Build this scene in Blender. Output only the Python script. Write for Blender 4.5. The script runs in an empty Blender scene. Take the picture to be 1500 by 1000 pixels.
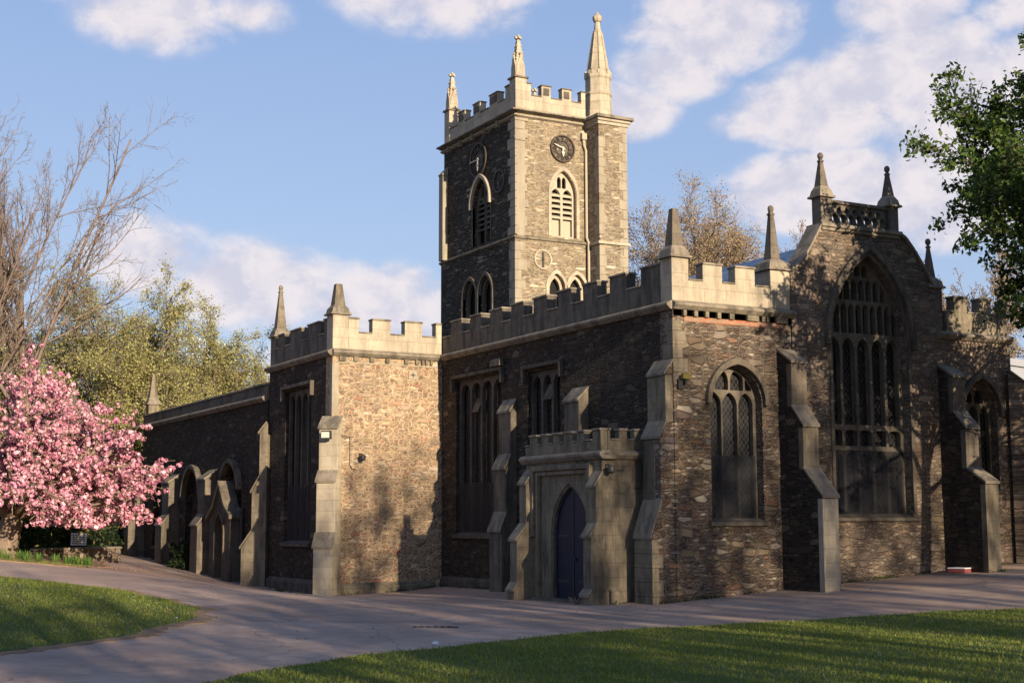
import bpy, bmesh, math, random
import numpy as np
from mathutils import Vector, Matrix
from mathutils.geometry import tessellate_polygon, delaunay_2d_cdt

random.seed(7); rng = np.random.default_rng(7)
S = bpy.context.scene
COL = S.collection
R = math.radians

# ------------------------------------------------------------------ camera
CAM = Vector((-18.433, -26.386, 1.8385))
YAW, PITCH, ROLL, FPX = 0.4971, 0.1255, -0.0026, 2100.0
fw = Vector((math.sin(YAW)*math.cos(PITCH), math.cos(YAW)*math.cos(PITCH), math.sin(PITCH)))
rt = Vector((math.cos(YAW), -math.sin(YAW), 0)); upv = rt.cross(fw)
r2 = rt*math.cos(ROLL)+upv*math.sin(ROLL); u2 = upv*math.cos(ROLL)-rt*math.sin(ROLL)
cd = bpy.data.cameras.new("camera"); cam = bpy.data.objects.new("camera", cd); COL.objects.link(cam)
cd.sensor_width = 36; cd.lens = FPX*36/1500; cd.clip_end = 3000
m = Matrix((r2, u2, -fw)).transposed().to_4x4(); m.translation = CAM
cam.matrix_world = m
S.camera = cam

# ------------------------------------------------------------------ light
SUN_DIR = Vector((0.008, 1.0, -0.247)).normalized()      # the way the light travels
SUN_EL = math.asin(-SUN_DIR.z)
SUN_ROT = math.atan2(-SUN_DIR.x, -SUN_DIR.y)
sl = bpy.data.lights.new("sun", 'SUN'); sl.energy = 5.0; sl.angle = R(0.53); sl.color = (1.0, 0.84, 0.62)
so = bpy.data.objects.new("sun", sl); COL.objects.link(so)
so.rotation_euler = SUN_DIR.to_track_quat('-Z', 'Y').to_euler(); so.location = (0, -40, 40)

S.view_settings.view_transform = 'Standard'; S.view_settings.look = 'None'
S.view_settings.exposure = 1.0; S.view_settings.gamma = 1.0
S.cycles.max_bounces = 6; S.cycles.transparent_max_bounces = 8
S.cycles.use_denoising = True

class NT:
    """small helper for node trees"""
    def __init__(s, tree): s.t = tree; s.n = tree.nodes; s.l = tree.links
    def node(s, kind, **kw):
        n = s.n.new(kind)
        for k, v in kw.items(): setattr(n, k, v)
        return n
    def set(s, sock, v):
        if isinstance(v, bpy.types.NodeSocket): s.l.new(v, sock)
        elif v is not None: sock.default_value = v
    def math(s, op, a, b=None, c=None, clamp=False):
        n = s.node('ShaderNodeMath', operation=op, use_clamp=clamp)
        s.set(n.inputs[0], a); s.set(n.inputs[1], b); s.set(n.inputs[2], c)
        return n.outputs[0]
    def vmath(s, op, a, b=None, out=0):
        n = s.node('ShaderNodeVectorMath', operation=op)
        s.set(n.inputs[0], a); s.set(n.inputs[1], b)
        return n.outputs[out]
    def noise(s, vec, scale, detail=4, rough=0.55, dist=0.0, col=False):
        n = s.node('ShaderNodeTexNoise'); s.set(n.inputs['Vector'], vec)
        n.inputs['Scale'].default_value = scale; n.inputs['Detail'].default_value = detail
        n.inputs['Roughness'].default_value = rough; n.inputs['Distortion'].default_value = dist
        return n.outputs['Color' if col else 'Fac']
    def ramp(s, fac, stops, interp='LINEAR'):
        n = s.node('ShaderNodeValToRGB'); s.set(n.inputs[0], fac); cr = n.color_ramp; cr.interpolation = interp
        while len(cr.elements) < len(stops): cr.elements.new(0.5)
        for e, (p, c) in zip(cr.elements, stops):
            e.position = p; e.color = (c[0], c[1], c[2], 1) if hasattr(c, '__len__') else (c, c, c, 1)
        return n.outputs[0]
    def mix(s, fac, a, b, mode='MIX'):
        n = s.node('ShaderNodeMix', data_type='RGBA', blend_type=mode)
        s.set(n.inputs[0], fac)
        for k, v in ((6, a), (7, b)):
            s.set(n.inputs[k], (v[0], v[1], v[2], 1) if isinstance(v, tuple) else v)
        return n.outputs[2]
    def comb(s, x, y, z):
        n = s.node('ShaderNodeCombineXYZ')
        for k, v in enumerate((x, y, z)): s.set(n.inputs[k], v)
        return n.outputs[0]
    def sep(s, v):
        n = s.node('ShaderNodeSeparateXYZ'); s.l.new(v, n.inputs[0]); return n.outputs
    def maprange(s, v, a, b, c=0.0, d=1.0, smooth=True):
        n = s.node('ShaderNodeMapRange', interpolation_type='SMOOTHSTEP' if smooth else 'LINEAR')
        s.set(n.inputs[0], v)
        for k, x in zip((1, 2, 3, 4), (a, b, c, d)): s.set(n.inputs[k], x)
        return n.outputs[0]

# sky: Nishita plus clouds that lie at fixed bearings and heights above the horizon
W = bpy.data.worlds.new("World"); S.world = W; W.use_nodes = True
w = NT(W.node_tree); w.n.clear()
sky = w.node('ShaderNodeTexSky', sky_type='NISHITA', sun_disc=False)
sky.sun_elevation = SUN_EL; sky.sun_rotation = SUN_ROT; sky.air_density = 1.0; sky.dust_density = 0.6; sky.ozone_density = 2.0
geo = w.node('ShaderNodeTexCoord').outputs['Generated']
dx, dy, dz = w.sep(geo)
az = w.math('MULTIPLY', w.math('ARCTAN2', dx, dy), 180/math.pi)
el = w.math('MULTIPLY', w.math('ARCSINE', dz), 180/math.pi)
sky2 = w.comb(az, w.math('MULTIPLY', el, 1.35), 0.0)
CLOUDS = [  # bearing, height, half-width, half-height (degrees), weight
    (14.0, 10.3, 3.2, 2.0, 1.0), (18.2, 9.3, 5.0, 2.3, 1.1), (22.8, 8.6, 4.4, 2.2, 1.0), (25.5, 7.2, 4.0, 1.8, .8), (20.5, 6.0, 7.0, 1.6, .7),
    (14.2, 19.5, 4.2, 1.9, 1.0), (10.5, 20.6, 3.0, 1.2, .7), (25.5, 20.9, 5.5, 2.2, .85), (17.5, 19.8, 2.5, 1.2, .7),
    (36.8, 19.6, 4.4, 2.6, 1.3), (35.2, 17.8, 3.0, 1.7, 1.0), (33.2, 16.3, 2.8, 1.5, .9), (41.0, 16.1, 4.0, 2.2, 1.3), (44.6, 17.2, 4.6, 2.6, 1.35),
    (47.5, 15.5, 5.2, 3.2, 1.4), (44.3, 19.6, 3.0, 2.0, 1.1), (39.0, 15.6, 3.0, 1.0, .8), (41.0, 12.9, 5.0, 2.0, 1.2), (46.0, 12.6, 6.0, 2.8, 1.2), (49.5, 19.0, 3.2, 1.3, .8), (50, 17, 4, 2, 1.1),
    (-6, 14, 7, 3, .9), (-20, 20, 8, 3, .9), (62, 14, 8, 4, .9), (80, 20, 9, 4, .9), (-45, 12, 10, 3, .8)]
acc = None
for a, e, ra, re, wt in CLOUDS:
    d = w.vmath('MULTIPLY', w.vmath('SUBTRACT', w.comb(az, el, 0.0), (a, e, 0)), (1/ra, 1/re, 0))
    v = w.math('MULTIPLY', w.math('SUBTRACT', 1.0, w.vmath('LENGTH', d, out=1), clamp=True), wt)
    acc = v if acc is None else w.math('MAXIMUM', acc, v)
n1 = w.noise(sky2, 0.42, 10, 0.58, 0.25)
n2 = w.noise(w.vmath('ADD', sky2, (13, 5, 2)), 0.16, 6, 0.55)
dens = w.math('ADD', acc, w.math('MULTIPLY', w.math('SUBTRACT', n1, 0.5), 1.25))
dens = w.math('ADD', dens, w.math('MULTIPLY', w.math('SUBTRACT', n2, 0.5), 0.6))
gate = w.maprange(acc, 0.0, 0.25)
cov = w.math('MULTIPLY', w.maprange(dens, -0.04, 0.60), gate)
up_noise = w.noise(w.vmath('ADD', sky2, (0, 0.55, 0)), 0.55, 5, 0.6, 0.4)
shade = w.maprange(w.math('SUBTRACT', n1, up_noise), -0.22, 0.18)
SKYS = 0.125
ccol = w.mix(shade, (0.66, 0.65, 0.76), (0.90, 0.83, 0.85))
ccol = w.mix(1.0, ccol, (1/SKYS*1.0, 1/SKYS*1.0, 1/SKYS*1.0), 'MULTIPLY')
skyc = w.mix(1.0, sky.outputs[0], (1.5, 1.35, 1.4), 'MULTIPLY')
skyc = w.mix(0.72, skyc, w.mix(w.maprange(el, 2.0, 34.0), (0.43/SKYS, 0.55/SKYS, 0.78/SKYS), (0.235/SKYS, 0.385/SKYS, 0.73/SKYS)))
final = w.mix(w.math('MULTIPLY', cov, 0.92), skyc, ccol)
bg = w.node('ShaderNodeBackground'); w.l.new(final, bg.inputs[0]); bg.inputs[1].default_value = SKYS/2.0
wo = w.node('ShaderNodeOutputWorld'); w.l.new(bg.outputs[0], wo.inputs[0])

# ------------------------------------------------------------------ materials
def mat(name, rough=0.85):
    mt = bpy.data.materials.new(name); mt.use_nodes = True
    t = NT(mt.node_tree); b = t.n['Principled BSDF']; b.inputs['Roughness'].default_value = rough
    b.inputs['Specular IOR Level'].default_value = 0.25
    return mt, t, b
def bump(t, b, h, strength=0.5, dist=0.03):
    n = t.node('ShaderNodeBump'); t.set(n.inputs['Height'], h); n.inputs['Strength'].default_value = strength
    n.inputs['Distance'].default_value = dist; t.l.new(n.outputs[0], b.inputs['Normal'])
def wallco(t):
    o = t.node('ShaderNodeTexCoord').outputs['Object']; x, y, z = t.sep(o)
    return o, t.math('ADD', x, y), z

def rubble(name, stones, mortar, su=3.2, sz=6.5, joint=0.05, stain=0.6, bmp=0.8, seed=0.0, pale=None, dark=(.05, .042, .035), big=0.70, tint=None):
    mt, t, b = mat(name, 0.9)
    o, u, z = wallco(t)
    jit = t.noise(o, 2.3, 3)
    uu = t.math('ADD', t.math('MULTIPLY', u, su), t.math('MULTIPLY', jit, 0.9))
    zz = t.math('ADD', t.math('MULTIPLY', z, sz), t.math('MULTIPLY', t.noise(o, 1.7, 3, 0.6, 0.5), 1.3))
    v = t.comb(uu, zz, seed)
    vo = t.node('ShaderNodeTexVoronoi', voronoi_dimensions='2D', feature='F1'); t.l.new(v, vo.inputs['Vector']); vo.inputs['Scale'].default_value = 1.0
    ve = t.node('ShaderNodeTexVoronoi', voronoi_dimensions='2D', feature='DISTANCE_TO_EDGE'); t.l.new(v, ve.inputs['Vector']); ve.inputs['Scale'].default_value = 1.0
    for q in (vo, ve): q.inputs['Randomness'].default_value = 0.9
    # some cells of a coarser net stay whole: larger blocks set among the small stones
    v2 = t.vmath('ADD', t.vmath('MULTIPLY', v, (0.52, 0.55, 1)), (5.3, 2.1, 0))
    vo2 = t.node('ShaderNodeTexVoronoi', voronoi_dimensions='2D', feature='F1'); t.l.new(v2, vo2.inputs['Vector']); vo2.inputs['Scale'].default_value = 1.0
    ve2 = t.node('ShaderNodeTexVoronoi', voronoi_dimensions='2D', feature='DISTANCE_TO_EDGE'); t.l.new(v2, ve2.inputs['Vector']); ve2.inputs['Scale'].default_value = 1.0
    for q in (vo2, ve2): q.inputs['Randomness'].default_value = 0.75
    c2_ = t.node('ShaderNodeSeparateColor'); t.l.new(vo2.outputs['Color'], c2_.inputs[0])
    isbig = t.math('GREATER_THAN', c2_.outputs[2], big)
    cmix = t.mix(isbig, vo.outputs['Color'], vo2.outputs['Color'])
    cr = t.node('ShaderNodeSeparateColor'); t.l.new(cmix, cr.inputs[0])
    e2_ = t.math('MULTIPLY', ve2.outputs['Distance'], 1.9)
    edist = t.math('ADD', t.math('MULTIPLY', isbig, e2_), t.math('MULTIPLY', t.math('SUBTRACT', 1.0, isbig), t.math('MINIMUM', ve.outputs['Distance'], e2_)))
    n = len(stones)
    c = t.ramp(cr.outputs[0], [((k+0.0)/n, s) for k, s in enumerate(stones)], 'CONSTANT')
    val = t.math('ADD', 0.62, t.math('MULTIPLY', cr.outputs[1], 0.75))
    c = t.mix(1.0, c, t.comb(val, val, val), 'MULTIPLY')
    fine = t.noise(o, 26, 5, 0.65)
    fv = t.math('ADD', 0.65, t.math('MULTIPLY', fine, 0.7))
    c = t.mix(1.0, c, t.comb(fv, fv, fv), 'MULTIPLY')
    rag = t.math('MULTIPLY', t.math('SUBTRACT', t.noise(o, 9, 4), 0.5), joint*1.6)
    ed = t.math('ADD', edist, rag)
    jm = t.maprange(ed, joint*0.35, joint*1.5, 1.0, 0.0)
    mv = t.math('ADD', 0.6, t.math('MULTIPLY', t.noise(o, 5, 4), 0.8))
    mc = t.mix(1.0, mortar, t.comb(mv, mv, mv), 'MULTIPLY')
    c = t.mix(jm, c, mc)
    st = t.maprange(t.noise(t.vmath('MULTIPLY', o, (1, 1, 0.6)), 0.75, 6, 0.62), 0.42, 0.68)
    c = t.mix(t.math('MULTIPLY', st, stain), c, t.mix(0.72, c, dark))
    if tint:
        tm = t.maprange(t.noise(t.vmath('ADD', o, (17, 1, 5)), 0.55, 5, 0.65), 0.48, 0.66)
        c = t.mix(t.math('MULTIPLY', tm, 0.6), c, t.mix(1.0, c, tint, 'MULTIPLY'))
    if pale:
        pm = t.maprange(t.noise(t.vmath('ADD', o, (7, 3, 9)), 1.1, 5, 0.7), 0.5, 0.7)
        c = t.mix(t.math('MULTIPLY', pm, 0.5), c, pale)
    t.l.new(c, b.inputs['Base Color'])
    h = t.math('ADD', t.math('MULTIPLY', t.maprange(ed, 0.0, joint*3.5), 1.0), t.math('MULTIPLY', fine, 0.55))
    h = t.math('ADD', h, t.math('MULTIPLY', cr.outputs[2], 0.5))
    bump(t, b, h, bmp, 0.05)
    return mt

def ashlar(name, col, stain_col, bw=0.62, bh=0.31, stain=0.6, joint=0.007, green=0.0):
    mt, t, b = mat(name, 0.85)
    o, u, z = wallco(t)
    br = t.node('ShaderNodeTexBrick'); t.l.new(t.comb(u, z, 0.0), br.inputs['Vector'])
    br.inputs['Scale'].default_value = 1.0; br.inputs['Brick Width'].default_value = bw; br.inputs['Row Height'].default_value = bh
    br.inputs['Mortar Size'].default_value = joint; br.inputs['Mortar Smooth'].default_value = 0.6
    br.inputs['Color1'].default_value = (0.90, 0.90, 0.90, 1); br.inputs['Color2'].default_value = (1.08, 1.06, 1.03, 1); br.inputs['Mortar'].default_value = (0.78, 0.75, 0.72, 1)
    c = t.mix(1.0, (col[0], col[1], col[2]), br.outputs['Color'], 'MULTIPLY')
    fine = t.noise(o, 30, 5, 0.6)
    fv = t.math('ADD', 0.78, t.math('MULTIPLY', fine, 0.44)); c = t.mix(1.0, c, t.comb(fv, fv, fv), 'MULTIPLY')
    s1 = t.maprange(t.noise(t.vmath('MULTIPLY', o, (2.2, 2.2, 0.5)), 1.5, 6, 0.65), 0.42, 0.66)
    s2 = t.maprange(t.noise(t.vmath('ADD', o, (4, 2, 1)), 3.2, 6, 0.7), 0.48, 0.66)
    sm = t.math('MULTIPLY', t.math('MAXIMUM', s1, t.math('MULTIPLY', s2, 0.7)), stain)
    c = t.mix(sm, c, stain_col)
    if green:
        gm = t.maprange(t.noise(t.vmath('ADD', o, (1, 9, 3)), 2.1, 5, 0.7), 0.52, 0.75)
        c = t.mix(t.math('MULTIPLY', gm, green), c, (0.16, 0.17, 0.06))
    t.l.new(c, b.inputs['Base Color'])
    h = t.math('ADD', t.math('MULTIPLY', br.outputs['Fac'], -0.8), t.math('MULTIPLY', t.noise(o, 14, 6, 0.7), 0.7))
    bump(t, b, h, 0.55, 0.025)
    return mt

M = {}
M['rub_b'] = rubble('tan_rubble', [(0.338, 0.232, 0.141), (0.371, 0.263, 0.164), (0.292, 0.208, 0.134), (0.408, 0.295, 0.191), (0.317, 0.199, 0.126), (0.240, 0.176, 0.126), (0.381, 0.272, 0.164), (0.338, 0.239, 0.157), (0.317, 0.159, 0.103), (0.292, 0.215, 0.150), (0.459, 0.359, 0.268), (0.355, 0.249, 0.157)],
                    (0.416, 0.303, 0.192), 6.4, 15.5, 0.10, 0.30, 0.8, 1.0, big=0.88, tint=(0.820, 0.812, 0.824))
M['rub_a'] = rubble('brown_rubble', [(0.155, 0.108, 0.076), (0.210, 0.165, 0.126), (0.120, 0.088, 0.070), (0.253, 0.204, 0.158), (0.176, 0.098, 0.063), (0.100, 0.078, 0.070), (0.189, 0.139, 0.095), (0.309, 0.257, 0.201), (0.141, 0.105, 0.082), (0.218, 0.159, 0.113)],
                    (0.162, 0.118, 0.085), 5.6, 12.5, 0.08, 0.45, 1.0, 2.0, big=0.74, tint=(0.855, 0.855, 0.746))
M['rub_g'] = rubble('weathered_rubble', [(0.175, 0.127, 0.094), (0.146, 0.107, 0.081), (0.219, 0.167, 0.124), (0.182, 0.127, 0.087), (0.241, 0.187, 0.136), (0.138, 0.107, 0.087)],
                    (0.175, 0.133, 0.099), 5.0, 10.5, 0.06, 0.55, 0.9, 3.0, big=0.76, tint=(0.900, 0.900, 0.766), pale=(0.292, 0.207, 0.156))
M['rub_dark'] = rubble('soot_and_shade_rubble', [(0.053, 0.039, 0.027), (0.073, 0.052, 0.036), (0.040, 0.030, 0.023), (0.066, 0.046, 0.030), (0.107, 0.078, 0.053), (0.048, 0.035, 0.026), (0.063, 0.039, 0.025), (0.037, 0.027, 0.022)],
                    (0.063, 0.046, 0.032), 5.2, 12.0, 0.07, 0.5, 1.1, 4.0, dark=(0.019, 0.014, 0.011))  # soot, plus shade put into the colour of walls facing away from sun
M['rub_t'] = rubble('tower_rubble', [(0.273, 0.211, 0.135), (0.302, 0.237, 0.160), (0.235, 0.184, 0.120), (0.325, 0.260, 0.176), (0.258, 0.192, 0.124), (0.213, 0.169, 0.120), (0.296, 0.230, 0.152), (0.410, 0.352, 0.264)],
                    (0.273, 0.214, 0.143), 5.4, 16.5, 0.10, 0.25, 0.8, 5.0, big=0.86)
M['rub_td'] = rubble('soot_and_shade_tower_rubble', [(0.083, 0.063, 0.045), (0.110, 0.084, 0.057), (0.061, 0.048, 0.033), (0.132, 0.102, 0.072), (0.071, 0.054, 0.036), (0.209, 0.164, 0.113), (0.066, 0.051, 0.036), (0.088, 0.066, 0.048)],
                    (0.093, 0.071, 0.049), 5.0, 15.0, 0.07, 0.4, 1.2, 6.0, dark=(0.039, 0.031, 0.025))  # dark twin of the tower stone, the unlit side's shade put into colour
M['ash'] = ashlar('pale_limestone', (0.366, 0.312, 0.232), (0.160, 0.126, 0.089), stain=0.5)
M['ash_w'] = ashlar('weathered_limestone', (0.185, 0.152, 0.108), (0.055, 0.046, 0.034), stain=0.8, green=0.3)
M['ash_s'] = ashlar('soot_and_shade_limestone', (0.131, 0.107, 0.082), (0.036, 0.031, 0.025), stain=0.8, green=0.2)  # soot; on parapets and arches turned from the sun, shade in the colour too
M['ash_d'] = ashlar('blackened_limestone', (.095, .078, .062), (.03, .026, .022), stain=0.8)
M['cop'] = ashlar('coping_stone', (0.217, 0.180, 0.138), (0.065, 0.056, 0.043), bw=0.9, bh=3, stain=0.8, green=0.35)
M['quoin'] = ashlar('quoin_stone', (0.303, 0.257, 0.188), (0.143, 0.114, 0.082), bw=40, bh=40, stain=0.45, joint=0.0)
def simple(name, col, rough=0.7, var=0.25, scale=12.0, metal=0.0, bmp=0.15):
    mt, t, b = mat(name, rough)
    o = t.node('ShaderNodeTexCoord').outputs['Object']
    n = t.noise(o, scale, 5, 0.6); f = t.math('ADD', 1-var, t.math('MULTIPLY', n, 2*var))
    t.l.new(t.mix(1.0, col, t.comb(f, f, f), 'MULTIPLY'), b.inputs['Base Color'])
    b.inputs['Metallic'].default_value = metal
    if bmp: bump(t, b, n, bmp, 0.02)
    return mt
M['brick'] = None
def brickmat(name, c1, c2, mort, bw=0.23, bh=0.078):
    mt, t, b = mat(name, 0.9); o, u, z = wallco(t)
    br = t.node('ShaderNodeTexBrick'); t.l.new(t.comb(u, z, 0.0), br.inputs['Vector'])
    br.inputs['Scale'].default_value = 1; br.inputs['Brick Width'].default_value = bw; br.inputs['Row Height'].default_value = bh; br.inputs['Mortar Size'].default_value = 0.008
    br.inputs['Color1'].default_value = (*c1, 1); br.inputs['Color2'].default_value = (*c2, 1); br.inputs['Mortar'].default_value = (*mort, 1)
    f = t.math('ADD', 0.6, t.math('MULTIPLY', t.noise(o, 6, 5, 0.7), 0.8))
    t.l.new(t.mix(1.0, br.outputs['Color'], t.comb(f, f, f), 'MULTIPLY'), b.inputs['Base Color']); bump(t, b, br.outputs['Fac'], -0.4, 0.01)
    return mt
M['brick'] = brickmat('red_brick', (.30, .10, .055), (.22, .13, .08), (.24, .19, .14))
M['brickb'] = brickmat('far_brick', (0.240, 0.136, 0.096), (0.200, 0.120, 0.088), (0.240, 0.192, 0.160))
M['cream'] = simple('cream_paint', (0.335, 0.286, 0.211), 0.7, 0.2, 8)
M['lead'] = None
def leadmat():
    mt, t, b = mat('lead_roof', 0.45); o, u, z = wallco(t); x, y, zz = t.sep(o)
    s = t.math('FRACT', t.math('MULTIPLY', y, 1.25))
    roll = t.maprange(t.math('ABSOLUTE', t.math('SUBTRACT', s, 0.5)), 0.0, 0.09, 1.0, 0.0)
    n = t.noise(t.vmath('MULTIPLY', o, (1, 1, 1)), 3, 5, 0.65)
    c = t.ramp(n, [(0.3, (.13, .15, .18)), (0.7, (.32, .35, .39))])
    c = t.mix(roll, c, (.42, .44, .47)); t.l.new(c, b.inputs['Base Color']); b.inputs['Metallic'].default_value = 0.35
    bump(t, b, roll, 0.8, 0.06); return mt
M['lead'] = leadmat()
def glassmat():
    mt, t, b = mat('dark_leaded_glass', 0.25); o, u, z = wallco(t)
    a = t.math('ADD', t.math('MULTIPLY', u, 8.0), t.math('MULTIPLY', z, 6.0)); c2 = t.math('SUBTRACT', t.math('MULTIPLY', u, 8.0), t.math('MULTIPLY', z, 6.0))
    la = t.math('ABSOLUTE', t.math('SUBTRACT', t.math('FRACT', a), 0.5)); lb = t.math('ABSOLUTE', t.math('SUBTRACT', t.math('FRACT', c2), 0.5))
    ld = t.maprange(t.math('MINIMUM', la, lb), 0.03, 0.09, 1.0, 0.0)
    v = t.noise(t.vmath('MULTIPLY', o, (1, 1, 1)), 7, 3); base = t.ramp(v, [(0.3, (.008, .008, .009)), (0.75, (.03, .028, .028))])
    t.l.new(t.mix(ld, base, (.035, .033, .032)), b.inputs['Base Color'])
    t.l.new(t.math('ADD', 0.25, t.math('MULTIPLY', ld, 0.4)), b.inputs['Roughness'])
    bump(t, b, t.math('ADD', t.math('MULTIPLY', ld, 1.0), v), 0.5, 0.01); b.inputs['Specular IOR Level'].default_value = 0.4
    return mt
M['glass'] = glassmat()
def screenmat():
    mt, t, b = mat('window_mesh_screen', 0.6); o, u, z = wallco(t)
    g1 = t.math('ABSOLUTE', t.math('SUBTRACT', t.math('FRACT', t.math('MULTIPLY', u, 22.0)), 0.5)); g2 = t.math('ABSOLUTE', t.math('SUBTRACT', t.math('FRACT', t.math('MULTIPLY', z, 22.0)), 0.5))
    wire = t.maprange(t.math('MINIMUM', g1, g2), 0.10, 0.16, 1.0, 0.0)
    n = t.noise(o, 2.2, 5, 0.6)
    t.l.new(t.ramp(n, [(0.3, (.016, .0165, .021)), (0.75, (.036, .036, .043))]), b.inputs['Base Color'])
    t.l.new(t.math('ADD', 0.20, t.math('MULTIPLY', wire, 0.32)), b.inputs['Alpha'])
    return mt
M['screen'] = screenmat()
def doormat():
    mt, t, b = mat('blue_door_paint', 0.5); o, u, z = wallco(t)
    s = t.math('ABSOLUTE', t.math('SUBTRACT', t.math('FRACT', t.math('MULTIPLY', u, 7.0)), 0.5)); gr = t.maprange(s, 0.0, 0.06, 1.0, 0.0)
    f = t.noise(t.vmath('MULTIPLY', o, (1, 1, 0.15)), 14, 5)
    c = t.ramp(f, [(0.3, (.0024, .0072, .019)), (0.8, (.005, .0135, .034))]); t.l.new(t.mix(gr, c, (.006, .008, .014)), b.inputs['Base Color']); bump(t, b, gr, -0.7, 0.015)
    return mt
M['door'] = doormat()
M['olddoor'] = simple('old_grey_door', (.10, .092, .085), 0.8, 0.3, 9)
M['iron'] = simple('black_iron', (.03, .029, .028), 0.5, 0.2, 20)
M['clock'] = simple('clock_iron', (.055, .04, .03), 0.6, 0.35, 14)
M['hand'] = simple('pale_clock_hand', (0.496, 0.432, 0.336), 0.5, 0.1, 9)
M['void'] = simple('dark_opening', (.012, .011, .010), 0.95, 0.2, 6)
M['white'] = simple('white_card', (0.576, 0.576, 0.592), 0.6, 0.1, 9)
M['red'] = simple('dark_red_card', (.22, .06, .06), 0.6, 0.1, 9)
M['lamp'] = simple('grey_lamp_glass', (.50, .50, .40), 0.3, 0.15, 9)
M['yellow'] = simple('yellow_lamp_body', (.15, .115, .025), 0.5, 0.2, 9)
M['concrete'] = simple('far_concrete', (0.272, 0.232, 0.208), 0.9, 0.15, 1.0)
M['render'] = simple('grey_render', (0.240, 0.248, 0.272), 0.9, 0.12, 2.0)
M['rail'] = simple('white_rail', (.7, .7, .7), 0.5, 0.1, 5)

def barkmat(name, c1, c2):
    mt, t, b = mat(name, 0.95); o = t.node('ShaderNodeTexCoord').outputs['Object']
    n = t.noise(t.vmath('MULTIPLY', o, (1, 1, 0.35)), 9, 6, 0.7); t.l.new(t.ramp(n, [(0.3, c1), (0.72, c2)]), b.inputs['Base Color']); bump(t, b, n, 0.9, 0.05); return mt
def leafmat(name, stops, trans=0.35, rough=0.6):
    mt = bpy.data.materials.new(name); mt.use_nodes = True; t = NT(mt.node_tree); t.n.clear()
    g = t.node('ShaderNodeNewGeometry'); c = t.ramp(g.outputs['Random Per Island'], stops)
    d = t.node('ShaderNodeBsdfPrincipled'); t.l.new(c, d.inputs['Base Color']); d.inputs['Roughness'].default_value = rough; d.inputs['Specular IOR Level'].default_value = 0.25
    tr = t.node('ShaderNodeBsdfTranslucent'); t.l.new(c, tr.inputs[0]); mx = t.node('ShaderNodeMixShader'); mx.inputs[0].default_value = trans
    t.l.new(d.outputs[0], mx.inputs[1]); t.l.new(tr.outputs[0], mx.inputs[2]); o = t.node('ShaderNodeOutputMaterial'); t.l.new(mx.outputs[0], o.inputs[0]); return mt
M['bark'] = barkmat('brown_bark', (.055, .042, .033), (.16, .125, .095))
M['bark_g'] = barkmat('grey_twig_bark', (0.109, 0.078, 0.062), (0.248, 0.184, 0.147))
M['bark_p'] = barkmat('pinkish_twig_bark', (0.136, 0.100, 0.080), (0.240, 0.184, 0.152))
M['bark_c'] = barkmat('cherry_bark', (.11, .08, .058), (.26, .19, .14))
M['blossom'] = leafmat('pink_blossom', [(0.0, (0.321, 0.090, 0.149)), (0.3, (0.523, 0.197, 0.273)), (0.65, (0.665, 0.333, 0.404)), (1.0, (0.832, 0.570, 0.618))], 0.3)
M['cleaf'] = leafmat('bronze_young_leaf', [(0.0, (.07, .07, .02)), (0.6, (.13, .10, .03)), (1.0, (.18, .10, .05))])
M['leaf'] = leafmat('fresh_green_leaf', [(0.0, (0.024, 0.048, 0.011)), (0.5, (0.057, 0.100, 0.017)), (0.85, (0.097, 0.146, 0.026)), (1.0, (0.147, 0.188, 0.042))])
M['bud'] = leafmat('yellow_green_bud', [(0.0, (0.188, 0.171, 0.051)), (0.5, (0.300, 0.284, 0.092)), (1.0, (0.429, 0.405, 0.182))])
M['budt'] = leafmat('tan_bud', [(0.0, (.26, .17, .12)), (0.5, (.33, .24, .14)), (0.8, (.34, .28, .10)), (1.0, (.46, .33, .26))])
M['shrub'] = leafmat('shrub_leaf', [(0.0, (.016, .030, .008)), (0.6, (.045, .075, .015)), (1.0, (.12, .15, .03))])
M['ever'] = leafmat('evergreen_leaf', [(0.0, (.010, .018, .008)), (0.7, (.022, .036, .012)), (1.0, (.05, .07, .02))])
M['blade'] = leafmat('grass_blade', [(0.0, (0.080, 0.118, 0.017)), (0.5, (0.168, 0.202, 0.029)), (0.9, (0.236, 0.253, 0.047)), (1.0, (0.396, 0.314, 0.147))], 0.4)
def dry_patches(mt):
    t = NT(mt.node_tree); rmp = [n for n in t.n if n.type == 'VALTORGB'][0]
    o = t.node('ShaderNodeTexCoord').outputs['Object']; f = t.maprange(t.noise(o, 0.9, 6, 0.65), 0.50, 0.74); f2 = t.maprange(t.noise(t.vmath('ADD', o, (9, 4, 0)), 0.45, 5, 0.6), 0.42, 0.66)
    c = t.mix(t.math('MULTIPLY', f, 0.6), rmp.outputs[0], (.19, .165, .055)); c = t.mix(t.math('MULTIPLY', f2, 0.5), c, t.mix(1.0, c, (.62, .70, .6), 'MULTIPLY'))
    for n in t.n:
        if n.type == 'BSDF_PRINCIPLED': t.l.new(c, n.inputs['Base Color'])
        if n.type == 'BSDF_TRANSLUCENT': t.l.new(c, n.inputs[0])
dry_patches(M['blade'])

# ------------------------------------------------------------------ terrain
def sst(a, b, x):
    t = np.clip((x-a)/(b-a), 0, 1); return t*t*(3-2*t)
def gz(x, y):
    x = np.asarray(x, float); y = np.asarray(y, float)
    r = 0.065*np.clip(x+1.2, 0, 12)*sst(-14, -2, y)
    l = np.minimum(0.11*np.maximum(0, -x-4)*sst(-10, 18, y), 1.4)
    b = -0.2*np.exp(-((x+3.5)**2/14+(y-13.5)**2/40))
    a = np.minimum(0.04*np.maximum(0, y-20), 1.5)
    return r+l+b+a
def g1(x, y): return float(gz(x, y))

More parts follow.
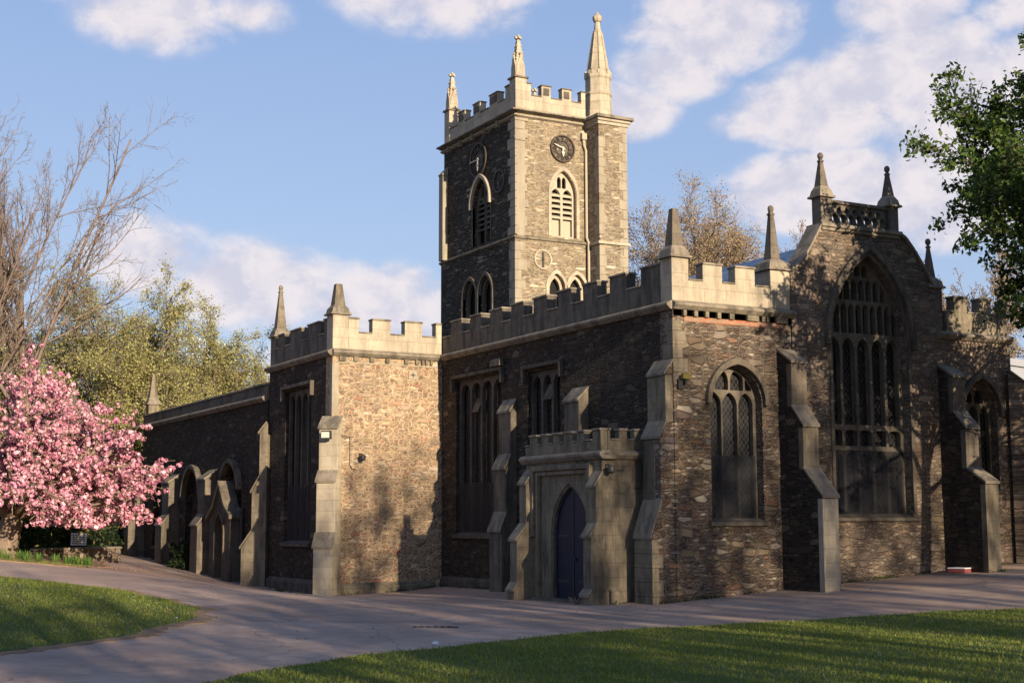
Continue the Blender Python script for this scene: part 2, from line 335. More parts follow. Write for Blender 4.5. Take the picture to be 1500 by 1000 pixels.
# ------------------------------------------------------------------ mesh helpers
class Frame:
    def __init__(s, o, u, n): s.o = Vector(o); s.u = Vector(u); s.n = Vector(n)
    def __call__(s, u, d, z): return s.o + s.u*u + s.n*d + Vector((0, 0, z))
def lit(y): return Frame((0, y, 0), (1, 0, 0), (0, -1, 0))       # faces -Y, u is X
def drk(x): return Frame((x, 0, 0), (0, 1, 0), (-1, 0, 0))       # faces -X, u is Y

class MB:
    def __init__(s): s.v = []; s.f = []; s.mi = []; s.cur = 0
    def add(s, vs, fs):
        b = len(s.v); s.v += [tuple(p) for p in vs]
        for f in fs: s.f.append([i+b for i in f]); s.mi.append(s.cur)
    def slab(s, F, outer, holes, d0, d1):
        loops = [list(outer)] + [list(h) for h in holes]
        pts = [p for L in loops for p in L]; n = len(pts)
        tris = tessellate_polygon([[Vector((p[0], p[1], 0)) for p in L] for L in loops])
        vs = [F(p[0], d1, p[1]) for p in pts] + [F(p[0], d0, p[1]) for p in pts]
        fs = [list(t) for t in tris] + [[i+n for i in reversed(t)] for t in tris]
        k = 0
        for L in loops:
            m_ = len(L)
            for i in range(m_):
                a, b2 = k+i, k+(i+1) % m_; fs.append([a, b2, b2+n, a+n])
            k += m_
        s.add(vs, fs)
    def box(s, F, u0, u1, d0, d1, z0, z1, taper=0.0):
        t = taper
        vs = [F(u0, d0, z0), F(u1, d0, z0), F(u1, d1, z0), F(u0, d1, z0), F(u0+t, d0+t, z1), F(u1-t, d0+t, z1), F(u1-t, d1-t, z1), F(u0+t, d1-t, z1)]
        s.add(vs, [[0, 3, 2, 1], [4, 5, 6, 7], [0, 1, 5, 4], [1, 2, 6, 5], [2, 3, 7, 6], [3, 0, 4, 7]])
    def prof(s, F, prof, u0, u1):
        """profile of (d, z) points swept along u"""
        n = len(prof); vs = [F(u0, d, z) for d, z in prof] + [F(u1, d, z) for d, z in prof]
        tris = tessellate_polygon([[Vector((d, z, 0)) for d, z in prof]])
        fs = [list(t) for t in tris] + [[i+n for i in reversed(t)] for t in tris]
        for i in range(n): j = (i+1) % n; fs.append([i, j, j+n, i+n])
        s.add(vs, fs)
    def lathe(s, c, prof, n=16, rot=0.0, sq=1.0):
        c = Vector(c); vs = []; fs = []
        for r, z in prof:
            for k in range(n):
                a = rot+2*math.pi*k/n; vs.append(c+Vector((r*math.cos(a), r*math.sin(a)*sq, z)))
        for i in range(len(prof)-1):
            for k in range(n): fs.append([i*n+k, i*n+(k+1) % n, (i+1)*n+(k+1) % n, (i+1)*n+k])
        fs.append(list(reversed(range(n)))); fs.append([(len(prof)-1)*n+k for k in range(n)])
        s.add(vs, fs)
    def tube(s, pts, rad, n=6):
        pts = [Vector(p) for p in pts]; rad = [rad]*len(pts) if not hasattr(rad, '__len__') else rad
        vs = []; fs = []; ref = Vector((0.31, 0.17, 0.93))
        for i, p in enumerate(pts):
            t = (pts[min(i+1, len(pts)-1)]-pts[max(i-1, 0)]).normalized()
            a = t.cross(ref)
            if a.length < 0.05: a = t.cross(Vector((1, 0, 0)))
            a.normalize(); b = t.cross(a)
            for k in range(n):
                th = 2*math.pi*k/n; vs.append(p+(a*math.cos(th)+b*math.sin(th))*rad[i])
        for i in range(len(pts)-1):
            for k in range(n): fs.append([i*n+k, i*n+(k+1) % n, (i+1)*n+(k+1) % n, (i+1)*n+k])
        fs.append(list(reversed(range(n)))); fs.append([(len(pts)-1)*n+k for k in range(n)])
        s.add(vs, fs)
    def sphere(s, c, r, n=8, sz=1.0):
        s.lathe(c, [(max(1e-3, r*math.sin(math.pi*i/n)), -r*sz*math.cos(math.pi*i/n)) for i in range(n+1)], n+2)
    def build(s, name, mats, parent=None, bevel=0.0, smooth=False):
        me = bpy.data.meshes.new(name); me.from_pydata(s.v, [], s.f)
        mats = mats if isinstance(mats, (list, tuple)) else [mats]
        for q in mats: me.materials.append(M[q] if isinstance(q, str) else q)
        me.polygons.foreach_set('material_index', s.mi); me.update()
        bm = bmesh.new(); bm.from_mesh(me); bmesh.ops.recalc_face_normals(bm, faces=bm.faces)
        if bevel: bmesh.ops.dissolve_limit(bm, angle_limit=0.02, verts=bm.verts, edges=bm.edges)
        bm.to_mesh(me); bm.free()
        if smooth: me.polygons.foreach_set('use_smooth', [True]*len(me.polygons))
        o = bpy.data.objects.new(name, me); COL.objects.link(o)
        if parent: o.parent = parent
        if bevel:
            mo = o.modifiers.new('bevel', 'BEVEL'); mo.width = bevel; mo.segments = 2; mo.limit_method = 'ANGLE'; mo.angle_limit = R(35)
        return o

def tag(o, label, cat, group=None, kind=None):
    if label: o['label'] = label
    if cat: o['category'] = cat
    if group: o['group'] = group
    if kind: o['kind'] = kind
    return o
def thing(name, loc, label, cat, group=None):
    o = bpy.data.objects.new(name, None); COL.objects.link(o); o.location = loc; o.empty_display_size = 0.3
    return tag(o, label, cat, group)

# pointed arch: z above the spring at offset x from the middle, half width w, rise h
def arcz(x, wd, h):
    x = abs(x)
    if x >= wd: return 0.0
    c = (h*h-wd*wd)/(2*wd)
    if c < 0:                                      # flatter than a semicircle: a four-centred look
        return h*(1-(x/wd)**2.1)**0.62
    r = c+wd; return math.sqrt(max(0, r*r-(x+c)**2))
def arch_poly(u0, u1, z0, zs, za, n=9):
    mid = (u0+u1)/2; wd = (u1-u0)/2; h = za-zs
    P = [(u0, z0), (u1, z0)]
    xs = [math.sin(math.pi/2*(1-k/n)) for k in range(n+1)]
    P += [(mid+wd*x, zs+arcz(wd*x, wd, h)) for x in xs]
    P += [(mid-wd*x, zs+arcz(wd*x, wd, h)) for x in reversed(xs[:-1])]
    out = []
    for p in P:
        if not out or (abs(p[0]-out[-1][0])+abs(p[1]-out[-1][1])) > 1e-4: out.append(p)
    return out
def arch_band(u0, u1, zs, za, t, n=12, drop=0.0):
    """band polygon running over an arch, t wide"""
    mid = (u0+u1)/2; wd = (u1-u0)/2
    xs = [math.sin(math.pi/2*(1-k/n)) for k in range(n+1)]
    xs = xs+[-x for x in reversed(xs[:-1])]
    inn = [(mid+wd*x, zs+arcz(wd*x, wd, za-zs)) for x in xs]
    wo2 = wd+t; out = [(mid+wo2*x, zs+arcz(wo2*x, wo2, za-zs+t*1.35)) for x in xs]
    if drop: inn = [(mid+wd, zs-drop)]+inn+[(mid-wd, zs-drop)]; out = [(mid+wo2, zs-drop)]+out+[(mid-wo2, zs-drop)]
    return out+list(reversed(inn))
def light_col(ua, ub, zb, zs, zt, clip=None, n=8):
    mid = (ua+ub)/2; wd = (ub-ua)/2; top = []
    for k in range(2*n+1):
        x = math.sin(math.pi/2*(1-k/n)); u = mid+wd*x; z = zs+arcz(wd*x, wd, zt-zs)
        if clip: z = min(z, clip(u))
        top.append((u, z))
    top = [p for p in top if p[1] > zb+0.03]
    if len(top) < 4: return None
    if max(p[1] for p in top)-zb < 0.10: return None
    return [(top[-1][0], zb), (top[0][0], zb)]+top

# ================================================================== GROUND
def nonuni(a, b, fa, fb, fine, coarse):
    xs = list(np.arange(fa, fb+1e-6, fine)); x = fa; st = fine
    lo = []
    while x > a: st = min(st*1.35, coarse); x -= st; lo.append(x)
    x = fb; st = fine; hi = []
    while x < b: st = min(st*1.35, coarse); x += st; hi.append(x)
    return np.array(list(reversed(lo))+xs+hi)
GX = nonuni(-600, 700, -30, 22, 0.5, 60); GY = nonuni(-300, 900, -30, 50, 0.5, 60)
def grid(name, X, Y, off, mt, kind='structure'):
    xx, yy = np.meshgrid(X, Y, indexing='ij'); zz = gz(xx, yy)+off
    nx, ny = len(X), len(Y)
    vs = np.stack([xx, yy, zz], -1).reshape(-1, 3)
    i, j = np.meshgrid(np.arange(nx-1), np.arange(ny-1), indexing='ij'); a = (i*ny+j).ravel()
    fs = np.stack([a, a+ny, a+ny+1, a+1], -1)
    me = bpy.data.meshes.new(name); me.from_pydata(vs.tolist(), [], fs.tolist()); me.materials.append(mt)
    me.polygons.foreach_set('use_smooth', [True]*len(fs))
    o = bpy.data.objects.new(name, me); COL.objects.link(o); o['kind'] = kind; return o
def earthmat(name, c1, c2, sc=3.0):
    mt, t, b = mat(name, 0.95); o = t.node('ShaderNodeTexCoord').outputs['Object']
    n = t.noise(o, sc, 8, 0.7); t.l.new(t.ramp(n, [(0.3, c1), (0.72, c2)]), b.inputs['Base Color']); bump(t, b, t.noise(o, 30, 6, 0.7), 0.6, 0.03); return mt
M['earth'] = earthmat('rough_ground', (.07, .075, .03), (.17, .135, .08), 0.8)
M['soil'] = earthmat('bare_soil', (.13, .085, .05), (.26, .17, .10), 2.5)
M['lawn'] = earthmat('lawn_ground', (.040, .062, .012), (.085, .110, .025), 1.6)
def pathmat():
    mt, t, b = mat('worn_tarmac', 0.9); o = t.node('ShaderNodeTexCoord').outputs['Object']
    big = t.noise(o, 0.35, 6, 0.6, 0.3); mid = t.noise(o, 2.5, 6, 0.65); fine = t.noise(o, 60, 4, 0.7)
    c = t.ramp(big, [(0.32, (.245, .172, .138)), (0.55, (.335, .232, .178)), (0.75, (.42, .292, .21))])
    f = t.math('ADD', 0.60, t.math('MULTIPLY', mid, 0.80)); c = t.mix(1.0, c, t.comb(f, f, f), 'MULTIPLY')
    f2 = t.math('ADD', 0.5, t.math('MULTIPLY', fine, 1.0)); c = t.mix(1.0, c, t.comb(f2, f2, f2), 'MULTIPLY')
    vo = t.node('ShaderNodeTexVoronoi', feature='F1'); t.l.new(o, vo.inputs['Vector']); vo.inputs['Scale'].default_value = 9
    peb = t.maprange(vo.outputs['Distance'], 0.03, 0.10, 1.0, 0.0); c = t.mix(t.math('MULTIPLY', peb, 0.5), c, (.33, .27, .23))
    vc = t.node('ShaderNodeTexVoronoi', feature='DISTANCE_TO_EDGE'); t.l.new(t.vmath('ADD', o, t.noise(o, 0.8, 4, col=True)), vc.inputs['Vector']); vc.inputs['Scale'].default_value = 0.38
    crack = t.maprange(vc.outputs['Distance'], 0.0, 0.007, 1.0, 0.0); c = t.mix(t.math('MULTIPLY', crack, t.math('MULTIPLY', mid, 1.0)), c, (.06, .05, .045))
    vp = t.node('ShaderNodeTexVoronoi', feature='F1'); t.l.new(o, vp.inputs['Vector']); vp.inputs['Scale'].default_value = 0.22; sp_ = t.node('ShaderNodeSeparateColor'); t.l.new(vp.outputs['Color'], sp_.inputs[0])
    pv = t.math('ADD', 0.86, t.math('MULTIPLY', sp_.outputs[0], 0.26)); c = t.mix(1.0, c, t.comb(pv, pv, pv), 'MULTIPLY')
    # rust-coloured grit gathered in patches
    gr = t.maprange(t.noise(t.vmath('ADD', o, (3, 8, 0)), 0.8, 6, 0.7), 0.52, 0.68); c = t.mix(t.math('MULTIPLY', gr, 0.45), c, (.27, .175, .115))
    t.l.new(c, b.inputs['Base Color']); bump(t, b, t.math('ADD', fine, t.math('MULTIPLY', mid, 0.6)), 0.5, 0.02); return mt
M['path'] = pathmat()
ground = grid('ground', GX, GY, 0.0, M['earth'])
def sel(A, a, b): return A[(A >= a-1e-6) & (A <= b+1e-6)]
path = grid('path', sel(GX, -29, 21), sel(GY, -29, 35), 0.02, M['path'])

LAWN_R = [(-16.5, -13.6), (-13.19, -9.75), (-12.22, -8.85), (-10.75, -8.0), (-9.92, -7.6), (-8.57, -7.11), (-7.4, -6.55), (-5.64, -5.9), (-3.88, -5.62), (-1.57, -5.45), (0.5, -5.95), (1.83, -6.4), (4.0, -7.3), (9, -9.5), (16, -12), (16, -24), (-15.8, -24)]
LAWN_L = [(-20, 9.4), (-15.3, 8.0), (-13.15, 6.87), (-12.06, 5.89), (-11.23, 4.7), (-10.79, 2.54), (-10.63, 0.46), (-11.2, -1.4), (-12.08, -2.7), (-12.95, -3.89), (-13.96, -4.83), (-14.74, -5.3), (-16, -6.1), (-20, -8.2)]
BED = [(-17, 14.2), (-12, 14.3), (-10.0, 14.7), (-8.6, 18.5), (-7.6, 21.5), (-6.5, 25.6), (-8.2, 24.6), (-9.6, 23.2), (-13, 22), (-18, 22)]
def refine(poly, step=0.12, amp=0.05):
    out = []
    n = len(poly)
    for i in range(n):
        a = Vector(poly[i]); b = Vector(poly[(i+1) % n]); k = max(1, int((b-a).length/step))
        nrm = Vector((b.y-a.y, a.x-b.x)).normalized()
        for j in range(k):
            p = a.lerp(b, j/k)+nrm*(random.gauss(0, amp*0.6)+amp*1.2*math.sin(p_phase(a, j)))
            out.append((p.x, p.y))
    return out
def p_phase(a, j): return a.x*3.1+j*0.35
def inside(poly, pts):
    P = np.array(poly); x, y = pts[:, 0], pts[:, 1]; c = np.zeros(len(pts), bool); n = len(P); j = n-1
    for i in range(n):
        xi, yi = P[i]; xj, yj = P[j]
        hit = ((yi > y) != (yj > y)) & (x < (xj-xi)*(y-yi)/(yj-yi+1e-12)+xi); c ^= hit; j = i
    return c
def sheet(name, poly, off, mt, step=0.5):
    x0, y0 = np.min(poly, 0); x1, y1 = np.max(poly, 0)
    gx, gy = np.meshgrid(np.arange(x0+.2, x1, step), np.arange(y0+.2, y1, step)); q = np.stack([gx.ravel(), gy.ravel()], -1); q = q[inside(poly, q)]
    n = len(poly); vs = [Vector(p) for p in poly]+[Vector(p) for p in q]
    V, Ed, Fc, *_ = delaunay_2d_cdt(vs, [(i, (i+1) % n) for i in range(n)], [list(range(n))], 1, 1e-4)
    me = bpy.data.meshes.new(name); xy = np.array([(v.x, v.y) for v in V]); z = gz(xy[:, 0], xy[:, 1])+off
    me.from_pydata(np.column_stack([xy, z]).tolist(), [], [list(f) for f in Fc]); me.materials.append(mt)
    bm = bmesh.new(); bm.from_mesh(me)
    be = [e for e in bm.edges if e.is_boundary]; ex = bmesh.ops.extrude_edge_only(bm, edges=be)
    for v in ex['geom']:
        if isinstance(v, bmesh.types.BMVert): v.co.z -= 0.08
    bmesh.ops.recalc_face_normals(bm, faces=bm.faces); bm.to_mesh(me); bm.free()
    me.update()
    if me.polygons[0].normal.z < 0: me.flip_normals()
    o = bpy.data.objects.new(name, me); COL.objects.link(o); o['kind'] = 'structure'; return o
lawn_r = refine(LAWN_R); lawn_l = refine(LAWN_L); bed = refine(BED, 0.3, 0.12)
def grown(poly, k):
    P_ = np.array(poly); a_ = np.roll(P_, 1, 0); b_ = np.roll(P_, -1, 0); d_ = b_-a_; n_ = np.column_stack([d_[:, 1], -d_[:, 0]]); n_ /= np.linalg.norm(n_, axis=1, keepdims=True)+1e-9
    ar = 0.5*np.sum(P_[:, 0]*b_[:, 1]-b_[:, 0]*P_[:, 1]); s_ = 1 if ar > 0 else -1
    return [tuple(p) for p in P_+n_*s_*k]
sheet('lawn_edge', refine(grown(LAWN_R, .10), .15, .05), 0.032, M['soil']); sheet('lawn_edge', refine(grown(LAWN_L, .30), .15, .09), 0.032, M['soil'])
sheet('lawn', lawn_r, 0.045, M['lawn']); sheet('lawn', lawn_l, 0.045, M['lawn']); sheet('flower_bed', bed, 0.05, M['soil'])

def quads(name, P, A, B, mt, parent=None):
    """mesh of N quads with centres P and half axes A, B"""
    n = len(P); V = np.empty((n, 4, 3)); V[:, 0] = P-A; V[:, 1] = P-B*0.9; V[:, 2] = P+A; V[:, 3] = P+B*0.9
    me = bpy.data.meshes.new(name); me.vertices.add(n*4); me.vertices.foreach_set('co', V.ravel())
    me.loops.add(n*4); me.loops.foreach_set('vertex_index', np.arange(n*4)); me.polygons.add(n)
    me.polygons.foreach_set('loop_start', np.arange(n)*4)
    me.update(calc_edges=True); me.validate(); me.materials.append(mt)
    o = bpy.data.objects.new(name, me); COL.objects.link(o)
    if parent: o.parent = parent
    return o
def runit(n):
    v = rng.normal(size=(n, 3)); return v/np.linalg.norm(v, axis=1, keepdims=True)
def leaves(name, P, size, mt, parent=None, asp=0.55, droop=0.0):
    n = len(P); a = runit(n); a[:, 2] -= droop; a /= np.linalg.norm(a, axis=1, keepdims=True)
    b = np.cross(a, runit(n)); b /= np.linalg.norm(b, axis=1, keepdims=True)
    s = size*rng.uniform(0.6, 1.35, (n, 1)); return quads(name, P, a*s*0.5, b*s*0.5*asp, mt, parent)

def grass():
    tris = []
    for poly, dens, box in ((lawn_r, 900, (-17, 13, -19, -5.2)), (lawn_l, 750, (-16.6, -10.3, -6.6, 8.2)), (bed, 260, (-14.5, -7.5, 14.2, 20))):
        x0, x1, y0, y1 = box; n = int((x1-x0)*(y1-y0)*dens); q = np.column_stack([rng.uniform(x0, x1, n), rng.uniform(y0, y1, n)])
        q = q[inside(poly, q)]
        rel = q-np.array([CAM.x, CAM.y]); f = rel@np.array([math.sin(YAW), math.cos(YAW)]); s = rel@np.array([math.cos(YAW), -math.sin(YAW)])
        keep = (f > 13) & (np.abs(s) < f*0.37+0.4); q = q[keep]; f = f[keep]
        q = q+rng.normal(0, .035, q.shape)
        pn = np.sin(q[:, 0]*1.3+2*np.sin(q[:, 1]*.7))*np.sin(q[:, 1]*1.1+1.5*np.sin(q[:, 0]*.9)); q = q[rng.random(len(q)) < 0.75+0.25*pn]
        n = len(q); z = gz(q[:, 0], q[:, 1])+0.04; a = rng.uniform(0, 2*np.pi, n); h = rng.uniform(.022, .06, n)*(1+.5*(rng.random(n) > .97)); wd = rng.uniform(.005, .010, n)
        d = np.column_stack([np.cos(a), np.sin(a), np.zeros(n)])*wd[:, None]; base = np.column_stack([q, z]); lean = np.column_stack([rng.normal(0, .5, n)*h, rng.normal(0, .5, n)*h, h])
        tris.append(np.stack([base-d, base+d, base+lean], 1))
    T = np.concatenate(tris); n = len(T); me = bpy.data.meshes.new('grass'); me.vertices.add(n*3); me.vertices.foreach_set('co', T.ravel()); me.loops.add(n*3); me.loops.foreach_set('vertex_index', np.arange(n*3))
    me.polygons.add(n); me.polygons.foreach_set('loop_start', np.arange(n)*3); me.update(calc_edges=True); me.materials.append(M['blade'])
    o = bpy.data.objects.new('grass', me); COL.objects.link(o); o['kind'] = 'stuff'
    tag(o, 'short mown green grass growing on the churchyard lawns', 'grass')
grass()

# ================================================================== CHURCH
church = thing('church', (0, 0, 0), 'old stone parish church with battlemented walls, pinnacles and a square clock tower', 'church')
HC, XB, YB, YB2, YA = 6.80, -3.484, 11.956, 17.43, 33.2
A1, G1, H1 = 3.42, 8.05, 10.62
FA, FD, FB, FBD, FAI = lit(0), drk(0), lit(YB), drk(XB), drk(XB-0.05)
TW, TD = lit(16.876), drk(5.21)

def wall(F, outer, holes, mt, t=0.5, name='wall'):
    mb = MB(); mb.slab(F, outer, holes, -t, 0.0); return mb.build(name, mt, church)
def rect(u0, u1, z0, z1): return [(u0, z0), (u1, z0), (u1, z1), (u0, z1)]

# ---- windows --------------------------------------------------------------
def window(F, opening, lights, smat, depth=0.30, tth=0.13, name='window', gl='glass', screen=None, hood=None, sill=None, hoodmat=None, label=None):
    """stone tracery set back in the wall, with glass, a wire screen, a hood mould and a sill"""
    mb = MB(); mb.slab(F, opening, [l for l in lights if l], -depth-tth*0.5, -depth+tth*0.5)
    wn = mb.build(name, smat, church, bevel=0.012)
    us = [p[0] for p in opening]; zs_ = [p[1] for p in opening]
    g = MB(); g.box(F, min(us)+.002, max(us)-.002, -depth-0.12, -depth-0.03-tth*0.5, min(zs_)+.002, max(zs_)+0.0); g.build('glass', gl, wn)
    if screen:
        s = MB(); s.box(F, min(us)+0.05, max(us)-0.05, -depth+tth*0.5+0.015, -depth+tth*0.5+0.02, min(zs_)+0.02, screen); s.build('mesh_screen', 'screen', wn)
    if hood:
        h = MB(); h.slab(F, hood, [], 0.002, 0.22 if F is FAI else 0.13); h.build('hood_mould', hoodmat or smat, wn, bevel=0.02)
    if sill:
        u0, u1, z0 = sill; s = MB(); s.prof(F, [(-depth, z0+0.10), (0.10, z0-0.02), (0.10, z0-0.10), (0.0, z0-0.12), (-depth, z0-0.12)], u0, u1); s.build('sill', smat, wn)
    return wn
def jambs(F, opening, t, smat, d0=0.003, d1=0.03, parent=None):
    """dressed stone ring round an opening, a hair proud of the wall"""
    pass

# A: three-light window in the sunlit end wall of the near aisle
opA = arch_poly(0.99, 2.47, 1.85, 4.55, 5.40)
clipA = lambda u: 4.55+arcz(u-1.73, 0.74, 0.85)-0.07
LA = []
for k in range(3):
    a = 1.06+k*0.455; LA.append(light_col(a, a+0.43-0.02, 1.92, 4.50, 4.80, clipA))
for a, b in ((1.06, 1.27), (1.315, 1.69), (1.745, 2.12), (2.17, 2.39)):
    zb = 4.86
    LA.append(light_col(a, b, zb, 5.05, 5.35, clipA))
wall(FA, [(0, -0.6), (A1-.04, -0.6), (A1-.04, HC-0.1), (0, HC-0.1)], [opA], 'rub_a')
window(FA, opA, LA, 'ash_s', 0.30, 0.13, screen=3.35, hood=arch_band(0.97, 2.49, 4.55, 5.42, 0.12, drop=0.05), hoodmat='ash_s', sill=(0.90, 2.56, 1.85))

# G: great five-light window
u0, u1, zsill, zsp, zap = 4.62, 7.06, 1.95, 6.15, 8.33
opG = arch_poly(u0, u1, zsill, zsp, zap, 12)
midG = (u0+u1)/2; wG = (u1-u0)/2
clipG = lambda u: zsp+arcz(u-midG, wG, zap-zsp)-0.09
LG = []; pw = (u1-u0-0.10)/5
for k in range(5):
    a = u0+0.05+k*pw+0.045; b = a+pw-0.09
    LG.append(light_col(a, b, zsill+0.06, 3.30, 3.56)); LG.append(light_col(a, b, 3.66, 3.98, 4.05)); LG.append(light_col(a, b, 4.17, 6.02, 6.30, clipG))
pw2 = pw/2
for k in range(10):
    a = u0+0.05+k*pw2+0.03; LG.append(light_col(a, a+pw2-0.06, 6.42, 7.00, 7.15, clipG))
for k in range(7):
    a = midG-3.5*pw2+k*pw2+0.03; LG.append(light_col(a, a+pw2-0.06, 7.24, 7.62, 7.76, clipG))
for k in range(2):
    a = midG-pw2+k*pw2+0.03; LG.append(light_col(a, a+pw2-0.06, 7.84, 8.00, 8.12, clipG))
# drop light panes that collide with a neighbour row near the arch
gab = [(A1, -0.3), (G1, -0.3), (G1, 7.64), (7.72, 8.10), (7.40, 8.52), (7.12, 8.82), (6.92, 8.92), (4.38, 8.92), (4.20, 8.62), (4.02, 8.34), (3.84, 8.08), (3.64, 7.88), (A1, 7.78)]
wall(FA, gab, [opG], 'rub_g', 0.55)
window(FA, opG, LG, 'ash_s', 0.34, 0.16, screen=3.55, hood=arch_band(u0-.10, u1+.10, zsp, zap+0.13, 0.13, drop=0.1), hoodmat='ash_s', sill=(u0-.12, u1+.15, zsill))
mb = MB(); mb.slab(FA, arch_band(u0, u1, zsp, zap, 0.10, drop=4.1), [], -0.02, 0.035); mb.build('window_surround', 'ash_s', church, bevel=0.015)
# gable coping and the pierced parapet between two pinnacles
mb = MB()
cop = [(A1+.02, 7.78), (3.64, 7.88), (3.84, 8.08), (4.02, 8.34), (4.20, 8.62), (4.38, 8.92)]
for (a, za), (b, zb) in zip(cop, cop[1:]): mb.slab(FA, [(a, za), (b, zb), (b, zb+0.10), (a, za+0.10)], [], -0.50, 0.07)
cop = [(6.92, 8.92), (7.12, 8.82), (7.40, 8.52), (7.72, 8.10), (8.03, 7.66)]
for (a, za), (b, zb) in zip(cop, cop[1:]): mb.slab(FA, [(a, za), (b, zb), (b, zb+0.10), (a, za+0.10)], [], -0.50, 0.07)
mb.box(FA, 4.36, 6.96, -0.5, 0.10, 8.92, 9.02); mb.box(FA, 4.40, 6.92, -0.5, 0.05, 8.84, 8.92)
mb.build('gable_coping', 'cop', church, bevel=0.02)
mb = MB(); holes = []
n = 7; wv = (6.54-4.76)/n
for k in range(n):
    c = 4.76+wv*(k+.5)
    holes.append([(c+wv*.40*math.cos(a), 9.19+0.115*math.sin(a)) for a in [2*math.pi*i/10+.3 for i in range(10)]])
for k in range(n-1):
    c = 4.76+wv*(k+1); holes.append([(c+wv*.30*math.cos(a), 9.38+0.085*math.sin(a)) for a in [2*math.pi*i/8 for i in range(8)]])
mb.slab(FA, rect(4.74, 6.56, 9.02, 9.54), holes, -0.22, -0.04); mb.box(FA, 4.74, 6.56, -0.27, 0.02, 9.54, 9.62)
mb.build('pierced_parapet', 'ash_s', church, bevel=0.012)

# H: far aisle end wall with its own window
opH = arch_poly(8.86, 10.06, 2.65, 4.62, 5.42)
clipH = lambda u: 4.62+arcz(u-9.46, 0.60, 0.8)-0.07
LH = [light_col(8.93, 9.24, 2.72, 4.5, 4.78, clipH), light_col(9.30, 9.62, 2.72, 4.5, 4.78, clipH), light_col(9.68, 9.99, 2.72, 4.5, 4.78, clipH), light_col(9.10, 9.42, 4.85, 5.0, 5.2, clipH), light_col(9.50, 9.82, 4.85, 5.0, 5.2, clipH)]
wall(FA, [(G1+.003, -0.3), (H1, -0.3), (H1, 6.5), (G1+.003, 6.5)], [opH], 'rub_g', 0.5)
window(FA, opH, LH, 'ash_s', 0.30, 0.13, hood=arch_band(8.83, 10.09, 4.62, 5.45, 0.12, drop=0.1), hoodmat='ash_d', sill=(8.78, 10.14, 2.65))

# A dark side wall with two square-headed windows
def sqhood(a, b, z, t=0.10, drop=0.35): return [(a-t, z-drop), (a, z-drop), (a, z), (b, z), (b, z-drop), (b+t, z-drop), (b+t, z+t), (a-t, z+t)]
op1 = rect(8.20, 11.00, 1.50, 5.92); op2 = rect(5.02, 6.72, 1.90, 5.78)
def sqlights(a, b, z0, zt, n, bar=0.10):
    L = []; p = (b-a-0.08)/n
    for k in range(n): q = a+0.04+k*p; L.append(light_col(q+bar/2, q+p-bar/2, z0+0.06, zt-0.42, zt-0.12))
    return L
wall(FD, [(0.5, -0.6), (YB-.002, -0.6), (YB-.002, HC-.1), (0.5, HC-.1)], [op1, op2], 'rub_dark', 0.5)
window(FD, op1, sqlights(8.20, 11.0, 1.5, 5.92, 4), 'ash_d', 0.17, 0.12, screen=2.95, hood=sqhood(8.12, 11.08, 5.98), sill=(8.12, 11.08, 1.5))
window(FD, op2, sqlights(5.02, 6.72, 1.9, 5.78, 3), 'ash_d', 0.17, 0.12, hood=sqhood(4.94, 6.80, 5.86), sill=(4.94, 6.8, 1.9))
mb = MB(); mb.box(FD, 8.02, 8.60, 0.005, 0.17, 6.10, 6.30, 0.02); mb.build('hood_block', 'ash_s', church, bevel=0.015)
# small tilting vents in the upper lights
for (a, b, z) in ((9.75, 10.15, 4.95), (5.62, 6.02, 5.0)):
    mb = MB(); mb.prof(FD, [(-0.26, z+0.42), (-0.24, z+0.42), (-0.06, z+0.02), (-0.08, z)], a, b); mb.build('vent_flap', 'ash_s', church)
# quoin stones at the near corner
def quoins(FL, FDk, cu, cd, z0, z1, h=0.30, long=0.42, short=0.22, proud=0.012, mt='quoin', gapf=0.08, each=None):
    mb = MB(); z = z0; k = 0
    while z < z1-0.1:
        hh = min(h*random.uniform(.8, 1.2), z1-z); a, b = (long, short) if k % 2 else (short, long); a *= random.uniform(.85, 1.15); b *= random.uniform(.85, 1.15)
        if random.random() > gapf:
            p = FL(cu, 0, 0); x, y = p.x, p.y
            vs0 = [(x-proud, y-proud), (x+a, y-proud), (x+a, y+0.02), (x+0.02, y+0.02), (x+0.02, y+b), (x-proud, y+b)]
            n_ = 6; vs = [(q[0], q[1], z+.006) for q in vs0]+[(q[0], q[1], z+hh-.006) for q in vs0]
            fs = [[0, 1, 2, 3], [0, 3, 4, 5], [9, 8, 7, 6], [11, 10, 9, 6]]+[[i, (i+1) % 6, (i+1) % 6+6, i+6] for i in range(6)]
            mb.add(vs, fs)
            if each: mb.build('quoin', mt, each, bevel=0.008); mb = MB()
        z += hh; k += 1
    if each: return None
    return mb.build('quoins', mt, church, bevel=0.008)
quoins(FA, FD, 0, 0, 4.9, 6.36, 0.27, 0.36, 0.24, mt='ash_w')

